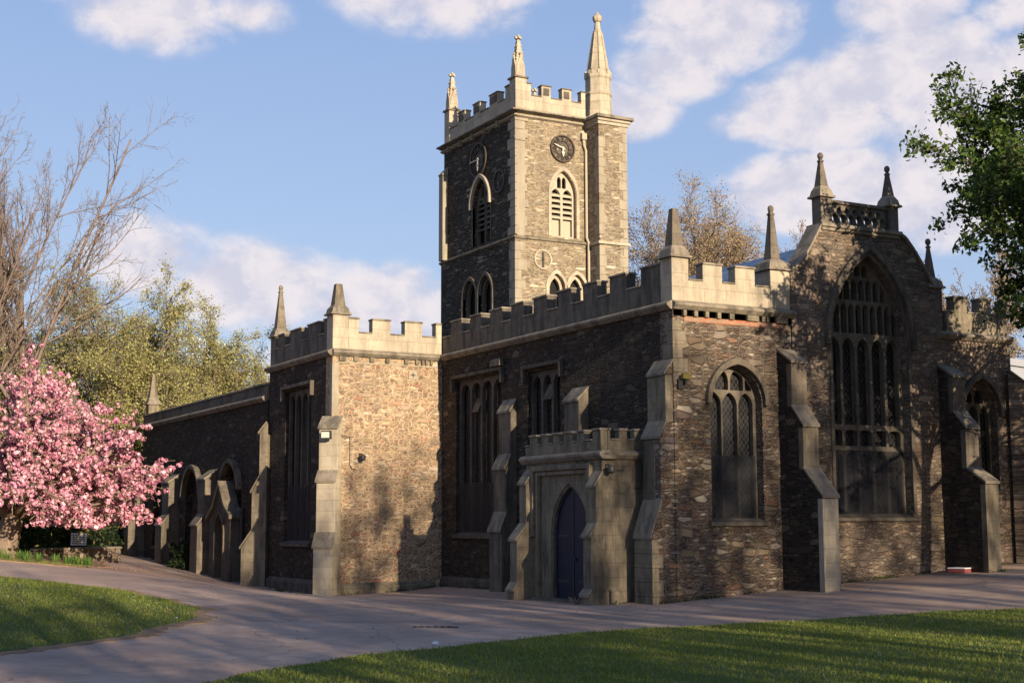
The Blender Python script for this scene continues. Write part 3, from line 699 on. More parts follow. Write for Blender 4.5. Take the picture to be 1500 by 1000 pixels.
# ---- parapets -------------------------------------------------------------
def merlons(F, a, b, edges, zc, zt, z0, d0, d1, parent, mt='ash', copmt='cop', capend=True):
    """battlemented parapet: edges lists the merlon spans in u"""
    pts = [(a, z0)]; pts += [(b, z0)]
    top = []
    es = sorted(edges)
    es = [(p+random.uniform(-.03, .03) if p > a+1e-3 else p, q+random.uniform(-.03, .03) if q < b-1e-3 else q) for p, q in es]
    x = a; top.append((a, zt if es[0][0] <= a+1e-3 else zc))
    for (p, q) in es:
        if p > a+1e-3: top += [(p, zc), (p, zt)]
        if q < b-1e-3: top += [(q, zt), (q, zc)]
    top.append((b, zt if es[-1][1] >= b-1e-3 else zc))
    mb = MB(); mb.slab(F, pts+list(reversed(top)), [], d0, d1); o = mb.build('parapet', mt, parent, bevel=0.015)
    for (p, q) in es:
        c = MB(); c.box(F, p-0.02 if p > a else p, q+0.02 if q < b else q, d0-0.03, d1+0.035, zt+.001, zt+0.055, 0.012); c.build('coping', copmt, o, bevel=0.01)
    gaps = []; x = a
    for (p, q) in es:
        if p-x > 0.05: gaps.append((x, p))
        x = q
    if b-x > 0.05: gaps.append((x, b))
    for (p, q) in gaps:
        c = MB(); c.box(F, p+0.004, q-0.004, d0-0.02, d1+0.03, zc+.001, zc+0.04, 0.008); c.build('coping', copmt, o, bevel=0.01)
    return o
def drip(F, a, b, z, parent, mt='cop', proj=0.16, blocks=None, bmt='ash_w'):
    mb = MB(); mb.prof(F, [(-0.3, z), (0.05, z), (proj, z-0.06), (proj, z-0.11), (0.06, z-0.20), (-0.3, z-0.20)], a, b); o = mb.build('drip_mould', mt, parent, bevel=0.01)
    if blocks:
        for u, wd in blocks:
            s = MB(); s.box(F, u, u+wd, -0.05, 0.085, z-0.34, z-0.205); s.build('corbel', bmt, o, bevel=0.01)
    return o
ZC, ZT = 7.30, 7.70
merlons(FA, 0.46, 2.82, [(0.87, 1.42), (1.81, 2.34)], ZC, ZT, HC, -0.30, -0.02, church)
drip(FA, -0.02, 3.46, HC, church, blocks=[(0.25, .09), (0.55, .10), (0.86, .10), (1.2, .10), (1.55, .13), (2.05, .34), (2.48, .10), (2.62, .08), (2.9, .34)])
mb = MB(); mb.box(FA, 0.30, 3.05, -0.1, 0.018, 6.34, 6.46); mb.build('brick_course', 'brick', church)
mb = MB(); mb.box(FA, 0.02, 3.38, -0.1, 0.0, 6.46, HC-.1); mb.build('frieze', 'rub_a', church)
me_ = [(0.46, 1.30)]+[(1.95+k*1.25, 1.95+k*1.25+0.72) for k in range(8)]
merlons(FD, 0.46, YB+.02, [e for e in me_ if e[1] < YB], ZC, ZT, HC, -0.30, -0.02, church, mt='ash_s')
drip(FD, -0.02, YB-.15, HC, church, mt='cop')
# B block
wall(FB, [(XB, -0.6), (-0.003, -0.6), (-0.003, HC-.1), (XB, HC-.1)], [], 'rub_b')
opB = rect(13.60, 15.86, 1.25, 5.86)
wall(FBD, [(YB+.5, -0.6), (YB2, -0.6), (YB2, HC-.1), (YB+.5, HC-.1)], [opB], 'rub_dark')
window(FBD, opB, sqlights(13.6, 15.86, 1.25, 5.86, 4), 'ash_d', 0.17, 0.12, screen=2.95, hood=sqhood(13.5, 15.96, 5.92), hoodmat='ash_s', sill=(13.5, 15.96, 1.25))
merlons(FB, -3.0, -0.01, [(-3.0, -2.70), (-2.25, -1.67), (-1.19, -0.63), (-0.22, -0.01)], ZC, ZT, HC, -0.30, -0.02, church)
drip(FB, XB-.02, -.12, HC, church, blocks=[(-3.3, .20), (-2.85, .13), (-2.35, .14), (-1.85, .12), (-1.25, .12), (-.90, .10), (-.70, .07), (-.58, .07), (-.42, .08)])
merlons(FBD, YB+.46, YB2-.4, [(YB+.46, 12.75), (13.16, 14.10), (14.62, 15.60), (16.1, 16.7)], ZC, ZT, HC, -0.30, -0.02, church, mt='ash_s')
drip(FBD, YB-.02, YB2+.1, HC, church, mt='cop')
mb = MB(); mb.box(FB, XB+.18, -0.02, -0.2, 0.012, 6.40, 6.46); mb.box(FB, XB-.01, XB+0.20, -0.2, 0.014, 4.9, 6.40); mb.build('corner_strip', 'quoin', church, bevel=0.01)
mb = MB(); mb.prof(FB, [(0, -0.5), (0.14, -0.5), (0.14, 0.05), (0, 0.16)], XB+.2, -0.25); mb.build('plinth', 'ash_w', church, bevel=0.02)
mb = MB(); mb.prof(FD, [(0, -0.5), (0.12, -0.5), (0.12, 0.22), (0, 0.32)], 4.7, YB-.13); mb.build('plinth', 'ash_d', church, bevel=0.02)
mb = MB(); mb.prof(FBD, [(0, -0.5), (0.12, -0.5), (0.12, 0.10), (0, 0.22)], YB+.5, YB2-.3); mb.build('plinth', 'ash_d', church, bevel=0.02)
# roof decks behind the parapets and the rear of the main body
mb = MB(); mb.box(Frame((0, 0, 0), (1, 0, 0), (0, 1, 0)), 0.3, 10.3, 0.75, 16.8, 6.85, 6.95); mb.box(Frame((0, 0, 0), (1, 0, 0), (0, 1, 0)), XB+.3, 0.3, YB+.3, 17.1, 6.85, 6.95)
mb.build('aisle_roof', 'lead', church)
mb = MB(); mb.prof(Frame((0, 0, 0), (0, 1, 0), (1, 0, 0)), [(2.6, 6.95), (5.74, 8.92), (8.9, 6.95)], 0.75, 16.86); mb.build('nave_roof', 'lead', church)
mb = MB(); mb.box(Frame((0, 0, 0), (1, 0, 0), (0, 1, 0)), -3.3, 10.2, 22.6, 33.0, -0.5, 6.0); mb.box(Frame((0, 0, 0), (1, 0, 0), (0, 1, 0)), 10.2, H1, 0.5, 33.0, -0.5, 6.6)
mb.build('rear_wall', 'rub_dark', church)
# H parapet
merlons(FA, 8.45, H1-.02, [(8.75, 9.2), (9.6, 10.05), (10.45, H1-.02)], 7.12, 7.50, 6.60, -0.30, -0.02, church, mt='ash_w')
drip(FA, G1+.02, H1+.1, 6.60, church)

# ---- pinnacles ------------------------------------------------------------
def pinnacle(x0, y0, s, z0, zp, ztip, topw, botw, mt='ash', smt='ash_w', ball=False, cap=True):
    """square pier with a moulded cap and an obelisk; x0, y0 is the pier's outer corner"""
    F = Frame((x0, y0, 0), (1, 0, 0), (0, 1, 0)); c = s/2
    mb = MB(); mb.box(F, 0, s, 0, s, z0, zp); p = mb.build('pinnacle', mt, church, bevel=0.012)
    k = MB(); k.box(F, -0.08, s+0.08, -0.08, s+0.08, zp, zp+0.06, 0.012); k.box(F, -0.035, s+0.035, -0.035, s+0.035, zp+.06, zp+0.20, 0.03); k.box(F, 0.0, s, 0.0, s, zp+.20, zp+0.30, (s-botw)/2); k.build('cap', 'cop', p, bevel=0.01)
    q = MB(); a, b = botw/2, topw/2; zb = zp+0.30
    vs = [(x0+c+sx*a, y0+c+sy*a, zb) for sx, sy in ((-1, -1), (1, -1), (1, 1), (-1, 1))]+[(x0+c+sx*b, y0+c+sy*b, ztip) for sx, sy in ((-1, -1), (1, -1), (1, 1), (-1, 1))]
    q.add(vs, [[3, 2, 1, 0], [4, 5, 6, 7], [0, 1, 5, 4], [1, 2, 6, 5], [2, 3, 7, 6], [3, 0, 4, 7]])
    if ball: q.sphere((x0+c, y0+c, ztip+0.06), 0.075, 8, 1.2); q.box(F, c-b-.025, c+b+.025, c-b-.025, c+b+.025, ztip-0.10, ztip-0.05)
    q.build('spire', smt, p, bevel=0.008)
    return p
pinnacle(0.0, 0.0, 0.46, HC, 7.80, 8.97, 0.15, 0.31, 'ash', 'ash_s')
pinnacle(2.83, 0.02, 0.58, HC, 7.74, 9.22, 0.09, 0.28, 'ash', 'ash_s', True)
pinnacle(XB, YB, 0.48, HC, 7.80, 8.72, 0.19, 0.33, 'ash', 'ash_w')
pinnacle(XB+.02, YB2-.44, 0.46, HC, 7.72, 9.28, 0.09, 0.32, 'ash_w', 'ash_w', True)
pinnacle(4.40, -0.02, 0.34, 9.02, 9.66, 10.66, 0.07, 0.24, 'ash_s', 'ash_s', True)
pinnacle(6.56, -0.02, 0.34, 9.02, 9.64, 10.58, 0.06, 0.22, 'ash_s', 'ash_s', True)
pinnacle(7.90, 0.02, 0.42, 6.6, 7.70, 8.86, 0.05, 0.22, 'ash_s', 'ash_s', True)

# ---- buttresses -----------------------------------------------------------
def buttress(F, u0, u1, prof, mt='ash_w', slope='cop', z0=-0.6):
    """prof: list of (projection, z_top_of_vertical) from the top down; weathered set-offs between"""
    P = [(-0.05, z0)]
    pts = []
    for d, zt, zb in prof: pts += [(d, zt), (d, zb)]
    top = prof[0]
    outline = [(0.0, top[1]+0.30)]+pts
    outline[-1] = (prof[-1][0], z0)
    mb = MB(); mb.prof(F, outline+[(-0.05, z0), (-0.05, top[1]+0.30)], u0, u1); b = mb.build('buttress', mt, church, bevel=0.015)
    prev = (0.0, top[1]+0.30)
    for i, (d, zt, zb) in enumerate(prof):
        s = MB()
        (pd, pz) = prev; nx = d+0.05; L = math.hypot(d-pd, pz-zt); k = 0.05
        s.prof(F, [(pd, pz+0.005), (nx, zt-0.02), (nx, zt+0.045), (pd, pz+0.075)], u0-0.03, u1+0.03); prev = (d, zb)
        s.build('weathering', slope, b, bevel=0.008)
    return b
# profile entries: projection, top of the stage, bottom of the stage
bq = buttress(FD, 0.03, 0.72, [(0.20, 5.12, 4.05), (0.36, 3.70, 2.30), (0.62, 1.48, 0)], 'rub_a')
mb = MB(); mb.box(FD, 0.01, 0.74, 0.02, 0.22, 4.06, 5.08); mb.build('facing', 'ash_w', bq, bevel=.012)
mb = MB(); mb.box(FD, 0.26, 0.735, 0.1, 0.375, 2.32, 3.66); mb.build('facing', 'ash_s', bq, bevel=.012)
mb = MB()
z = -.4
for k in range(6): mb.box(FD, 0.012, 0.735, 0.46 if k % 2 else 0.34, 0.635, z, z+.305); z += .31
mb.build('facing', 'ash_w', bq, bevel=.012)
buttress(FD, 7.36, 8.06, [(0.17, 4.78, 3.60), (0.32, 3.25, 2.05), (0.46, 1.60, 0)], 'ash_s')
buttress(FD, 3.66, 4.36, [(0.28, 4.80, 3.9), (0.5, 3.4, 0)], 'ash_s')
def faced(u0, u1, prof, mats, mt='rub_dark'):
    b = buttress(FA, u0, u1, prof, mt)
    for (d, zt, zb), fm in zip(prof, mats):
        mb = MB(); mb.box(FA, u0-.008, u1+.008, d-.16, d+.012, max(zb, -.4)+.02, zt-.03); mb.build('facing', fm, b, bevel=.01)
faced(2.96, 3.40, [(0.48, 5.50, 4.45), (0.84, 4.0, 3.0), (1.44, 2.38, 0)], ('ash_s', 'ash_w', 'ash'))
faced(8.04, 8.46, [(0.48, 5.40, 4.5), (0.84, 4.1, 3.1), (1.40, 2.75, 0)], ('ash_s', 'ash_s', 'ash_w'))
def diag(x, y, sx, sy):
    k = 1/math.sqrt(2); return Frame((x, y, 0), (k*sy*-1, k*sx, 0), (k*sx, k*sy, 0))
buttress(diag(XB+.03, YB+.03, -1, -1), -0.29, 0.29, [(0.26, 4.50, 3.25), (0.40, 2.98, 1.52), (0.56, 1.15, 0)], 'ash')
buttress(diag(XB+.03, YB2-.03, -1, 1), -0.27, 0.27, [(0.22, 4.66, 3.25), (0.46, 2.80, 1.55), (0.80, 1.05, 0)], 'ash_w')
buttress(diag(H1-.03, 0.03, 1, -1), -0.26, 0.26, [(0.35, 5.35, 3.4), (0.7, 3.0, 0)], 'rub_g')

# ---- aisle beyond ---------------------------------------------------------
ops = [arch_poly(19.95, 21.80, 1.2, 2.95, 3.82), arch_poly(24.35, 26.55, 0.95, 2.75, 3.80), arch_poly(29.15, 31.2, 0.95, 2.75, 3.78)]
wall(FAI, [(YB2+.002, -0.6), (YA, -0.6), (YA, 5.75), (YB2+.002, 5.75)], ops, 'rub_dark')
for o_, (a, b) in zip(ops, ((19.95, 21.80), (24.35, 26.55), (29.15, 31.2))):
    z0 = o_[0][1]; p = (b-a-.16)/3; zs = 2.95 if a < 20 else 2.75
    cl = (lambda a, b, zs: (lambda u: zs+arcz(u-(a+b)/2, (b-a)/2, 1.0)-0.08))(a, b, zs)
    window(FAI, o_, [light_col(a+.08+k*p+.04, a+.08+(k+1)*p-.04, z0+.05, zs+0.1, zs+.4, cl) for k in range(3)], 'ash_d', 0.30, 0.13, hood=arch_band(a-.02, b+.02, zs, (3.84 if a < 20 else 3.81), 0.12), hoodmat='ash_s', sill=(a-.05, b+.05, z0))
mb = MB(); mb.box(FAI, YB2+.1, YA+.05, -0.3, -0.02, 5.9, 6.24); pr = mb.build('parapet', 'ash_s', church, bevel=0.015)
c = MB(); c.box(FAI, YB2+.1, YA+.07, -0.34, 0.03, 6.24, 6.30, 0.012); c.build('coping', 'cop', pr)
drip(FAI, YB2+.1, YA+.1, 5.9, church)
mb = MB(); mb.box(Frame((0, 0, 0), (1, 0, 0), (0, 1, 0)), XB+.4, 5.0, 22.7, YA-.3, 5.85, 5.95); mb.build('aisle_roof', 'lead', church)
pinnacle(XB+.05, YA-.42, 0.44, 5.9, 6.72, 8.0, 0.09, 0.36, 'ash_w', 'ash_w')
buttress(FAI, 22.70, 23.55, [(0.42, 3.35, 2.1), (0.66, 1.75, 0)], 'ash_s')
buttress(FAI, 27.40, 28.30, [(0.42, 3.35, 2.1), (0.66, 1.75, 0)], 'ash_s')
buttress(FAI, 32.5, 33.2, [(0.42, 3.35, 2.1), (0.66, 1.75, 0)], 'ash_s')
# little gabled doorway in the aisle
mb = MB(); dop = arch_poly(20.45, 21.35, -0.2, 1.45, 2.15)
mb.slab(FAI, [(19.75, -0.5), (22.1, -0.5), (22.1, 2.0), (21.55, 2.25), (20.92, 3.0), (20.3, 2.25), (19.75, 2.0)], [dop], 0.002, 0.42); dw = mb.build('side_doorway', 'ash_d', church, bevel=0.02)
mb = MB(); mb.slab(FAI, [(19.6, 1.98), (20.25, 2.3), (20.92, 3.06), (21.6, 2.3), (22.25, 1.98), (22.25, 2.10), (21.62, 2.44), (20.92, 3.26), (20.22, 2.44), (19.6, 2.10)], [], 0.0, 0.52); mb.build('gable_hood', 'ash_s', dw)
mb = MB(); mb.slab(FAI, arch_band(20.45, 21.35, 1.45, 2.15, 0.10, drop=1.5), [], 0.42, 0.47); mb.build('arch_moulding', 'ash_s', dw)
mb = MB(); mb.box(FAI, 20.40, 21.40, 0.03, 0.10, -0.3, 2.2); mb.build('door', 'olddoor', dw)
mb = MB(); mb.tube([FAI(19.45, 0.12, 2.2), FAI(19.45, 0.12, -0.3)], 0.055, 8); mb.sphere(FAI(19.45, 0.12, 2.25), 0.10, 8); mb.build('drainpipe', 'iron', church)

# ---- porch ----------------------------------------------------------------
PX, PY0, PY1 = -1.259, 1.049, 4.56
FP, FPS = drk(PX), lit(PY0)
porch = MB(); dop = arch_poly(1.80, 3.40, -0.3, 1.55, 2.66, 12)
frame_r = rect(1.62, 4.02, -0.3, 3.02)
porch.slab(FP, [(PY0, -0.5), (PY1, -0.5), (PY1, 3.28), (PY0, 3.28)], [rect(1.66, 3.96, -0.3, 2.98)], -0.34, 0.0)
porch.box(FPS, PX+.34, -0.005, -0.34, 0.0, -0.5, 3.28); porch.box(lit(PY1), PX+.34, -0.005, 0.0, 0.34, -0.5, 3.28)
porch.box(Frame((0, 0, 0), (1, 0, 0), (0, 1, 0)), PX+.3, -0.01, PY0+.3, PY1-.3, 3.3, 3.4)
po = porch.build('porch', 'ash_w', church, bevel=0.01)
mb = MB(); mb.slab(FP, rect(1.67, 3.95, -0.3, 2.97), [arch_poly(1.74, 3.46, -0.25, 1.55, 2.74, 12)], -0.24, -0.06)
mb.build('door_surround', 'ash_w', po, bevel=0.012)
mb = MB(); mb.slab(FP, arch_band(1.80, 3.40, 1.55, 2.66, 0.07, 14, drop=1.75), [], -0.30, -0.09); mb.build('arch_moulding', 'ash_s', po, bevel=0.012)
mb = MB()
mb.slab(FP, [(1.44, 1.62), (1.56, 1.62), (1.56, 3.06), (4.08, 3.06), (4.08, 1.62), (4.20, 1.62), (4.20, 3.18), (1.44, 3.18)], [], 0.002, 0.10); mb.box(FP, 1.42, 1.58, 0.002, 0.13, 1.50, 1.64); mb.box(FP, 4.06, 4.22, 0.002, 0.13, 1.50, 1.64)
mb.slab(FP, [(1.60, -0.3), (1.69, -0.3), (1.69, 2.95), (3.93, 2.95), (3.93, -0.3), (4.02, -0.3), (4.02, 3.04), (1.60, 3.04)], [], -0.05, 0.05)
mb.build('label_mould', 'ash_w', po, bevel=0.012)
mb = MB(); mb.slab(FP, arch_poly(1.75, 3.45, -0.3, 1.55, 2.70, 12), [], -0.30, -0.18)
dr = mb.build('door', 'door', po)
mb = MB(); mb.box(FP, 2.585, 2.615, -0.18, -0.165, -0.2, 2.5); mb.sphere(FP(2.50, -0.15, 0.98), 0.035, 6)
for z in (0.45, 1.5): mb.box(FP, 1.86, 2.40, -0.18, -0.168, z, z+0.05); mb.box(FP, 2.80, 3.34, -0.18, -0.168, z, z+0.05)
mb.build('door_fittings', 'iron', dr)
mb = MB(); mb.box(FP, 1.55, 4.05, -0.38, 0.16, -0.4, 0.075); mb.build('step', 'ash_s', po, bevel=0.015)
mb = MB()
ZP, ZPC, ZPT = 3.45, 3.68, 3.90
for e in range(1):
    pass
def pmerl(F, a, b, edges, d0, d1): 
    o = merlons(F, a, b, edges, ZPC, ZPT, ZP, d0, d1, church, mt='ash_w'); o.parent = po; return o
pp = pmerl(FP, PY0, PY1, [(PY0, 1.42)]+[(1.80+k*0.55, 2.12+k*0.55) for k in range(5)], -0.16, 0.02)
pp = pmerl(FPS, PX+.16, 0.02, [(PX+.16, -1.04), (-0.83, -0.58), (-0.40, -0.15), (-0.05, 0.02)], -0.16, 0.02)
dm = drip(FP, PY0-.14, PY1+.14, ZP, po, mt='cop', proj=0.14); dm = drip(FPS, PX-.02, -0.01, ZP, po, mt='cop', proj=0.14)
def pbut(u0, u1, prof):
    b = buttress(FP, u0, u1, prof, 'ash_w'); b.parent = po; return b
pbut(PY0+.01, 1.40, [(0.16, 2.62, 1.75), (0.30, 1.50, 0.3), (0.36, 0.20, 0)])
pbut(4.20, 4.55, [(0.20, 2.75, 1.75), (0.46, 1.40, 0.35), (0.54, 0.20, 0)])
mb = MB(); mb.prof(FPS, [(0, -0.5), (0.10, -0.5), (0.10, 0.28), (0, 0.40)], PX+.15, -0.80); mb.build('plinth', 'ash_w', po, bevel=0.015)

# ---- tower ----------------------------------------------------------------
TX0, TX1, TY0, TY1 = 5.21, 9.40, 16.876, 22.68
ZS, ZE, ZPB, ZPCr, ZPTo = 11.74, 16.30, 16.36, 16.92, 17.34
opT = arch_poly(6.66, 7.66, 11.90, 13.45, 14.32); opD = arch_poly(18.82, 20.22, 11.92, 13.40, 14.40)
opTa = arch_poly(6.46, 7.12, 8.4, 10.05, 10.55); opTb = arch_poly(7.28, 7.98, 8.4, 10.05, 10.58)
opDa = arch_poly(18.55, 19.58, 8.4, 10.08, 10.70); opDb = arch_poly(19.78, 20.85, 8.4, 10.08, 10.70)
tw = MB()
tw.slab(TW, [(TX0, ZS), (8.12, ZS), (8.12, ZE), (TX0, ZE)], [opT], -0.45, 0.0)
tw.slab(lit(TY0-.08), [(TX0-.08, 6.5), (8.12, 6.5), (8.12, ZS), (TX0-.08, ZS)], [opTa, opTb], -0.45, 0.0)
tower = tw.build('tower', 'rub_t', church)
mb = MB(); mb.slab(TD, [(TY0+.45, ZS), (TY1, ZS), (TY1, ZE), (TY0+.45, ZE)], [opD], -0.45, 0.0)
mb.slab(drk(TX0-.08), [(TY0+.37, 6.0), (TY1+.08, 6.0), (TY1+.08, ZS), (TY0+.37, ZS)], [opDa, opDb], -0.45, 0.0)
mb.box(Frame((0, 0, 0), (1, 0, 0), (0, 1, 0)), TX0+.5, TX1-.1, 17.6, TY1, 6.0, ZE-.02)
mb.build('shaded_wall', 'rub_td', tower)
def tower_open(F, op, u0, u1, zs, za, dark, lights, louvres, mt):
    mb = MB(); mb.slab(F, op, [l for l in lights if l], -0.30, -0.16); o = mb.build('belfry_window', mt, church, bevel=0.01)
    mb = MB(); mb.box(F, u0-.1, u1+.1, -0.44, -0.40, op[0][1]-.05, za+.05); mb.build('opening', 'void', o)
    if louvres:
        mb = MB()
        for a, b, z0, z1, st in louvres:
            z = z0
            while z < z1: mb.prof(F, [(-0.37, z+.11), (-0.19, z), (-0.17, z), (-0.17, z+0.075), (-0.37, z+.17)], a, b); z += st
        mb.build('louvres', mt, o)
    return o
mu = 7.16
tower_open(TW, opT, 6.66, 7.66, 13.45, 14.32, True, [light_col(6.73, 7.11, 11.98, 13.42, 13.68), light_col(7.21, 7.59, 11.98, 13.42, 13.68), light_col(6.98, 7.135, 13.72, 14.0, 14.13, lambda u: 13.45+arcz(u-mu, .5, .87)-.07), light_col(7.185, 7.34, 13.72, 14.0, 14.13, lambda u: 13.45+arcz(u-mu, .5, .87)-.07)], [(6.72, 7.14, 12.60, 13.5, 0.20), (7.18, 7.6, 12.60, 13.5, 0.20)], 'cream')
mb = MB(); mb.box(TW, 6.70, 7.62, -0.39, -0.30, 11.9, 12.60); mb.build('board', 'cream', tower)
mb = MB(); mb.slab(TW, arch_band(6.64, 7.68, 13.45, 14.34, 0.12, 12, drop=1.55), [], -0.1, 0.035); mb.build('window_surround', 'ash', tower, bevel=0.012)
md = (18.82+20.22)/2
tower_open(TD, opD, 18.82, 20.22, 13.40, 14.40, True, [light_col(18.90, 19.45, 12.0, 13.3, 13.66), light_col(19.59, 20.14, 12.0, 13.3, 13.66), light_col(19.2, 19.5, 13.75, 14.05, 14.2, lambda u: 13.40+arcz(u-md, .70, 1.0)-.08), light_col(19.6, 19.9, 13.75, 14.05, 14.2, lambda u: 13.40+arcz(u-md, .70, 1.0)-.08)], [(18.8, 19.5, 12.5, 13.5, 0.2), (19.6, 20.3, 12.5, 13.5, 0.2)], 'ash_s')
mb = MB(); mb.slab(TD, arch_band(18.80, 20.24, 13.45, 14.42, 0.11, 12, drop=0.12), [], -0.02, 0.13); mb.build('hood_mould', 'ash', tower, bevel=0.015)
mb = MB(); mb.slab(TD, arch_band(18.82, 20.22, 13.40, 14.40, 0.07, 12, drop=1.42), [], -0.1, 0.02); mb.build('window_surround', 'ash_w', tower, bevel=0.012)
for F, op, mt in ((lit(TY0-.08), opTa, 'ash'), (lit(TY0-.08), opTb, 'ash'), (drk(TX0-.08), opDa, 'ash_s'), (drk(TX0-.08), opDb, 'ash_s')):
    us = [p[0] for p in op]; a, b = min(us), max(us); za = max(p[1] for p in op)
    mb = MB(); mb.slab(F, arch_band(a, b, 10.06, za, 0.11, 12, drop=1.6), [], -0.1, 0.05); bo = mb.build('belfry_arch', mt, church, bevel=0.012)
    mb = MB(); mb.slab(F, arch_band(a+.12, b-.12, 10.0, za-.14, 0.10, 12, drop=1.6), [], -0.26, -0.12); mb.build('inner_arch', mt, bo, bevel=0.01)
    mb = MB(); mb.box(F, a-.05, b+.05, -0.44, -0.34, 8.3, za+.05); mb.build('opening', 'void', bo)
# string courses, cornice, parapet
def tcourse(z, pr, h, mt, name):
    mb = MB()
    p = [(-0.2, z+h*0.5), (0.0, z+h*0.5), (pr, z+h*0.1), (pr, z-h*0.2), (0.02, z-h*0.5), (-0.2, z-h*0.5)]
    mb.prof(TW, p, TX0-.0, 8.12); mb.prof(TD, p, TY0-.0, TY1+pr)
    for (x, y) in ((TX0, TY0),): mb.box(Frame((0, 0, 0), (1, 0, 0), (0, 1, 0)), x-pr+.003, x+.003, y-pr+.003, y+.003, z-h*.2, z+h*.1)
    return mb.build(name, mt, tower, bevel=0.008)
tcourse(ZS, 0.15, 0.20, 'ash_w', 'string_course'); tcourse(ZE, 0.24, 0.16, 'cop', 'cornice'); tcourse(ZE-.17, 0.12, 0.14, 'ash', 'cornice')
for u in (18.0, 19.0, 20.0, 21.0, 22.0):
    mb = MB(); mb.box(TD, u, u+.16, 0.002, 0.16, ZE-.36, ZE-.10); mb.build('corbel', 'ash_w', tower, bevel=0.015)
o = merlons(TW, 5.67, 8.12, [(5.67, 5.83), (6.26, 6.68), (7.11, 7.51), (7.95, 8.12)], ZPCr, ZPTo, ZPB, -0.28, -0.02, church, mt='ash', copmt='ash_w'); o.parent = tower
o = merlons(TD, TY0+.46, TY1-.42, [(TY0+.46, 17.70), (18.24, 18.93), (19.65, 20.26), (20.95, 21.5)], ZPCr, ZPTo, ZPB, -0.28, -0.02, church, mt='ash', copmt='ash_w'); o.parent = tower
for Fq, a, b in ((TW, 6.26, 6.68), (TW, 7.11, 7.51), (TD, 18.24, 18.93), (TD, 19.65, 20.26), (TD, 20.95, 21.5)):
    mb = MB(); mb.box(Fq, a+.09, b-.09, -0.019, -0.005, 17.0, 17.27); mb.build('merlon_panel', 'ash_s', tower)
mb = MB(); mb.box(Frame((0, 0, 0), (1, 0, 0), (0, 1, 0)), 5.3, 9.2, 17.0, 22.5, 16.3, 16.5); mb.build('tower_roof', 'lead', tower)
# corner strip buttress and quoins
quoins(TW, TD, TX0, TY0, ZS+.1, ZE-.25, 0.34, 0.46, 0.30, 0.06, 'quoin', 0.0)
quoins(lit(TY0-.08), None, TX0-.08, 0, 8.2, ZS-.1, 0.34, 0.42, 0.26, 0.015, 'quoin', 0.1)
mb = MB(); mb.box(TD, TY1-.34, TY1+.02, 0.0, 0.22, ZS+.05, 15.1); mb.prof(TD, [(0, 15.1), (0.22, 15.1), (0.26, 15.16), (0, 15.42)], TY1-.36, TY1+.03); mb.build('corner_buttress', 'quoin', tower, bevel=0.02)
mb = MB(); mb.box(TW, TX0+.0, TX0+.34, 0.0, 0.075, ZS+.05, 15.2); mb.prof(TW, [(0, 15.2), (0.075, 15.2), (0.11, 15.25), (0, 15.42)], TX0-.07, TX0+.36); mb.build('corner_buttress', 'quoin', tower, bevel=0.02)
# stair turret
FT = lit(16.02); FTS = drk(8.12)
mb = MB(); opS = rect(8.62, 8.80, 10.05, 10.45)
mb.slab(FT, [(8.12, 6.5), (9.30, 6.5), (9.30, ZE-.2), (8.12, ZE-.2)], [opS], -0.4, 0); mb.box(Frame((0, 0, 0), (1, 0, 0), (0, 1, 0)), 8.12, 9.30, 16.43, 18.0, 6.5, ZE-.2)
tu = mb.build('stair_turret', 'rub_t', church)
mb = MB(); mb.box(FT, 8.5, 8.9, -0.39, -0.3, 9.9, 10.6); mb.build('slit_window', 'void', tu)
mb = MB(); mb.slab(FT, rect(8.52, 8.90, 9.93, 10.55), [opS], -0.05, 0.02); mb.build('slit_surround', 'quoin', tu)
quoins(FT, FTS, 8.12, 0, 6.9, ZE-.3, 0.36, 0.30, 0.20, 0.015, 'quoin', 0.12, each=tu)
mb = MB(); z = 7.0; k = 0
while z < ZE-.5:
    a = 0.34 if k % 2 else 0.18; mb = MB(); mb.box(FT, 9.30-a, 9.312, -0.3, 0.014, z, z+.33); mb.build('quoin', 'quoin', tu, bevel=0.008); z += .35; k += 1
mb = MB(); F0 = Frame((0, 0, 0), (1, 0, 0), (0, 1, 0))
mb.box(F0, 8.12-.08, 9.38, 15.94, 17.4, ZS-.12, ZS-.02, 0.0); mb.build('string_course', 'ash', tu, bevel=0.01)
mb = MB(); mb.box(F0, 8.06, 9.36, 15.96, 17.4, ZE-.32, ZE-.2); mb.box(F0, 8.02, 9.42, 15.90, 17.4, ZE-.2, ZE-.1)
mb.build('cornice', 'ash', tu, bevel=0.01)
mb = MB(); mb.box(F0, 7.94, 9.52, 15.80, 17.5, ZE-.1, ZE+.02, 0.02); mb.build('cornice', 'cop', tu, bevel=0.012)
# drainpipe with hopper
mb = MB(); mb.box(TW, 7.86, 8.06, 0.0, 0.16, 15.55, 15.78, 0.0); mb.tube([TW(7.96, .08, 15.56), TW(7.97, .09, 15.35), TW(8.05, .09, 15.15), TW(8.05, .09, 11.95), TW(8.05, .22, 11.75), TW(8.05, .22, 7.2)], 0.05, 8); mb.build('drainpipe', 'cream', tower)
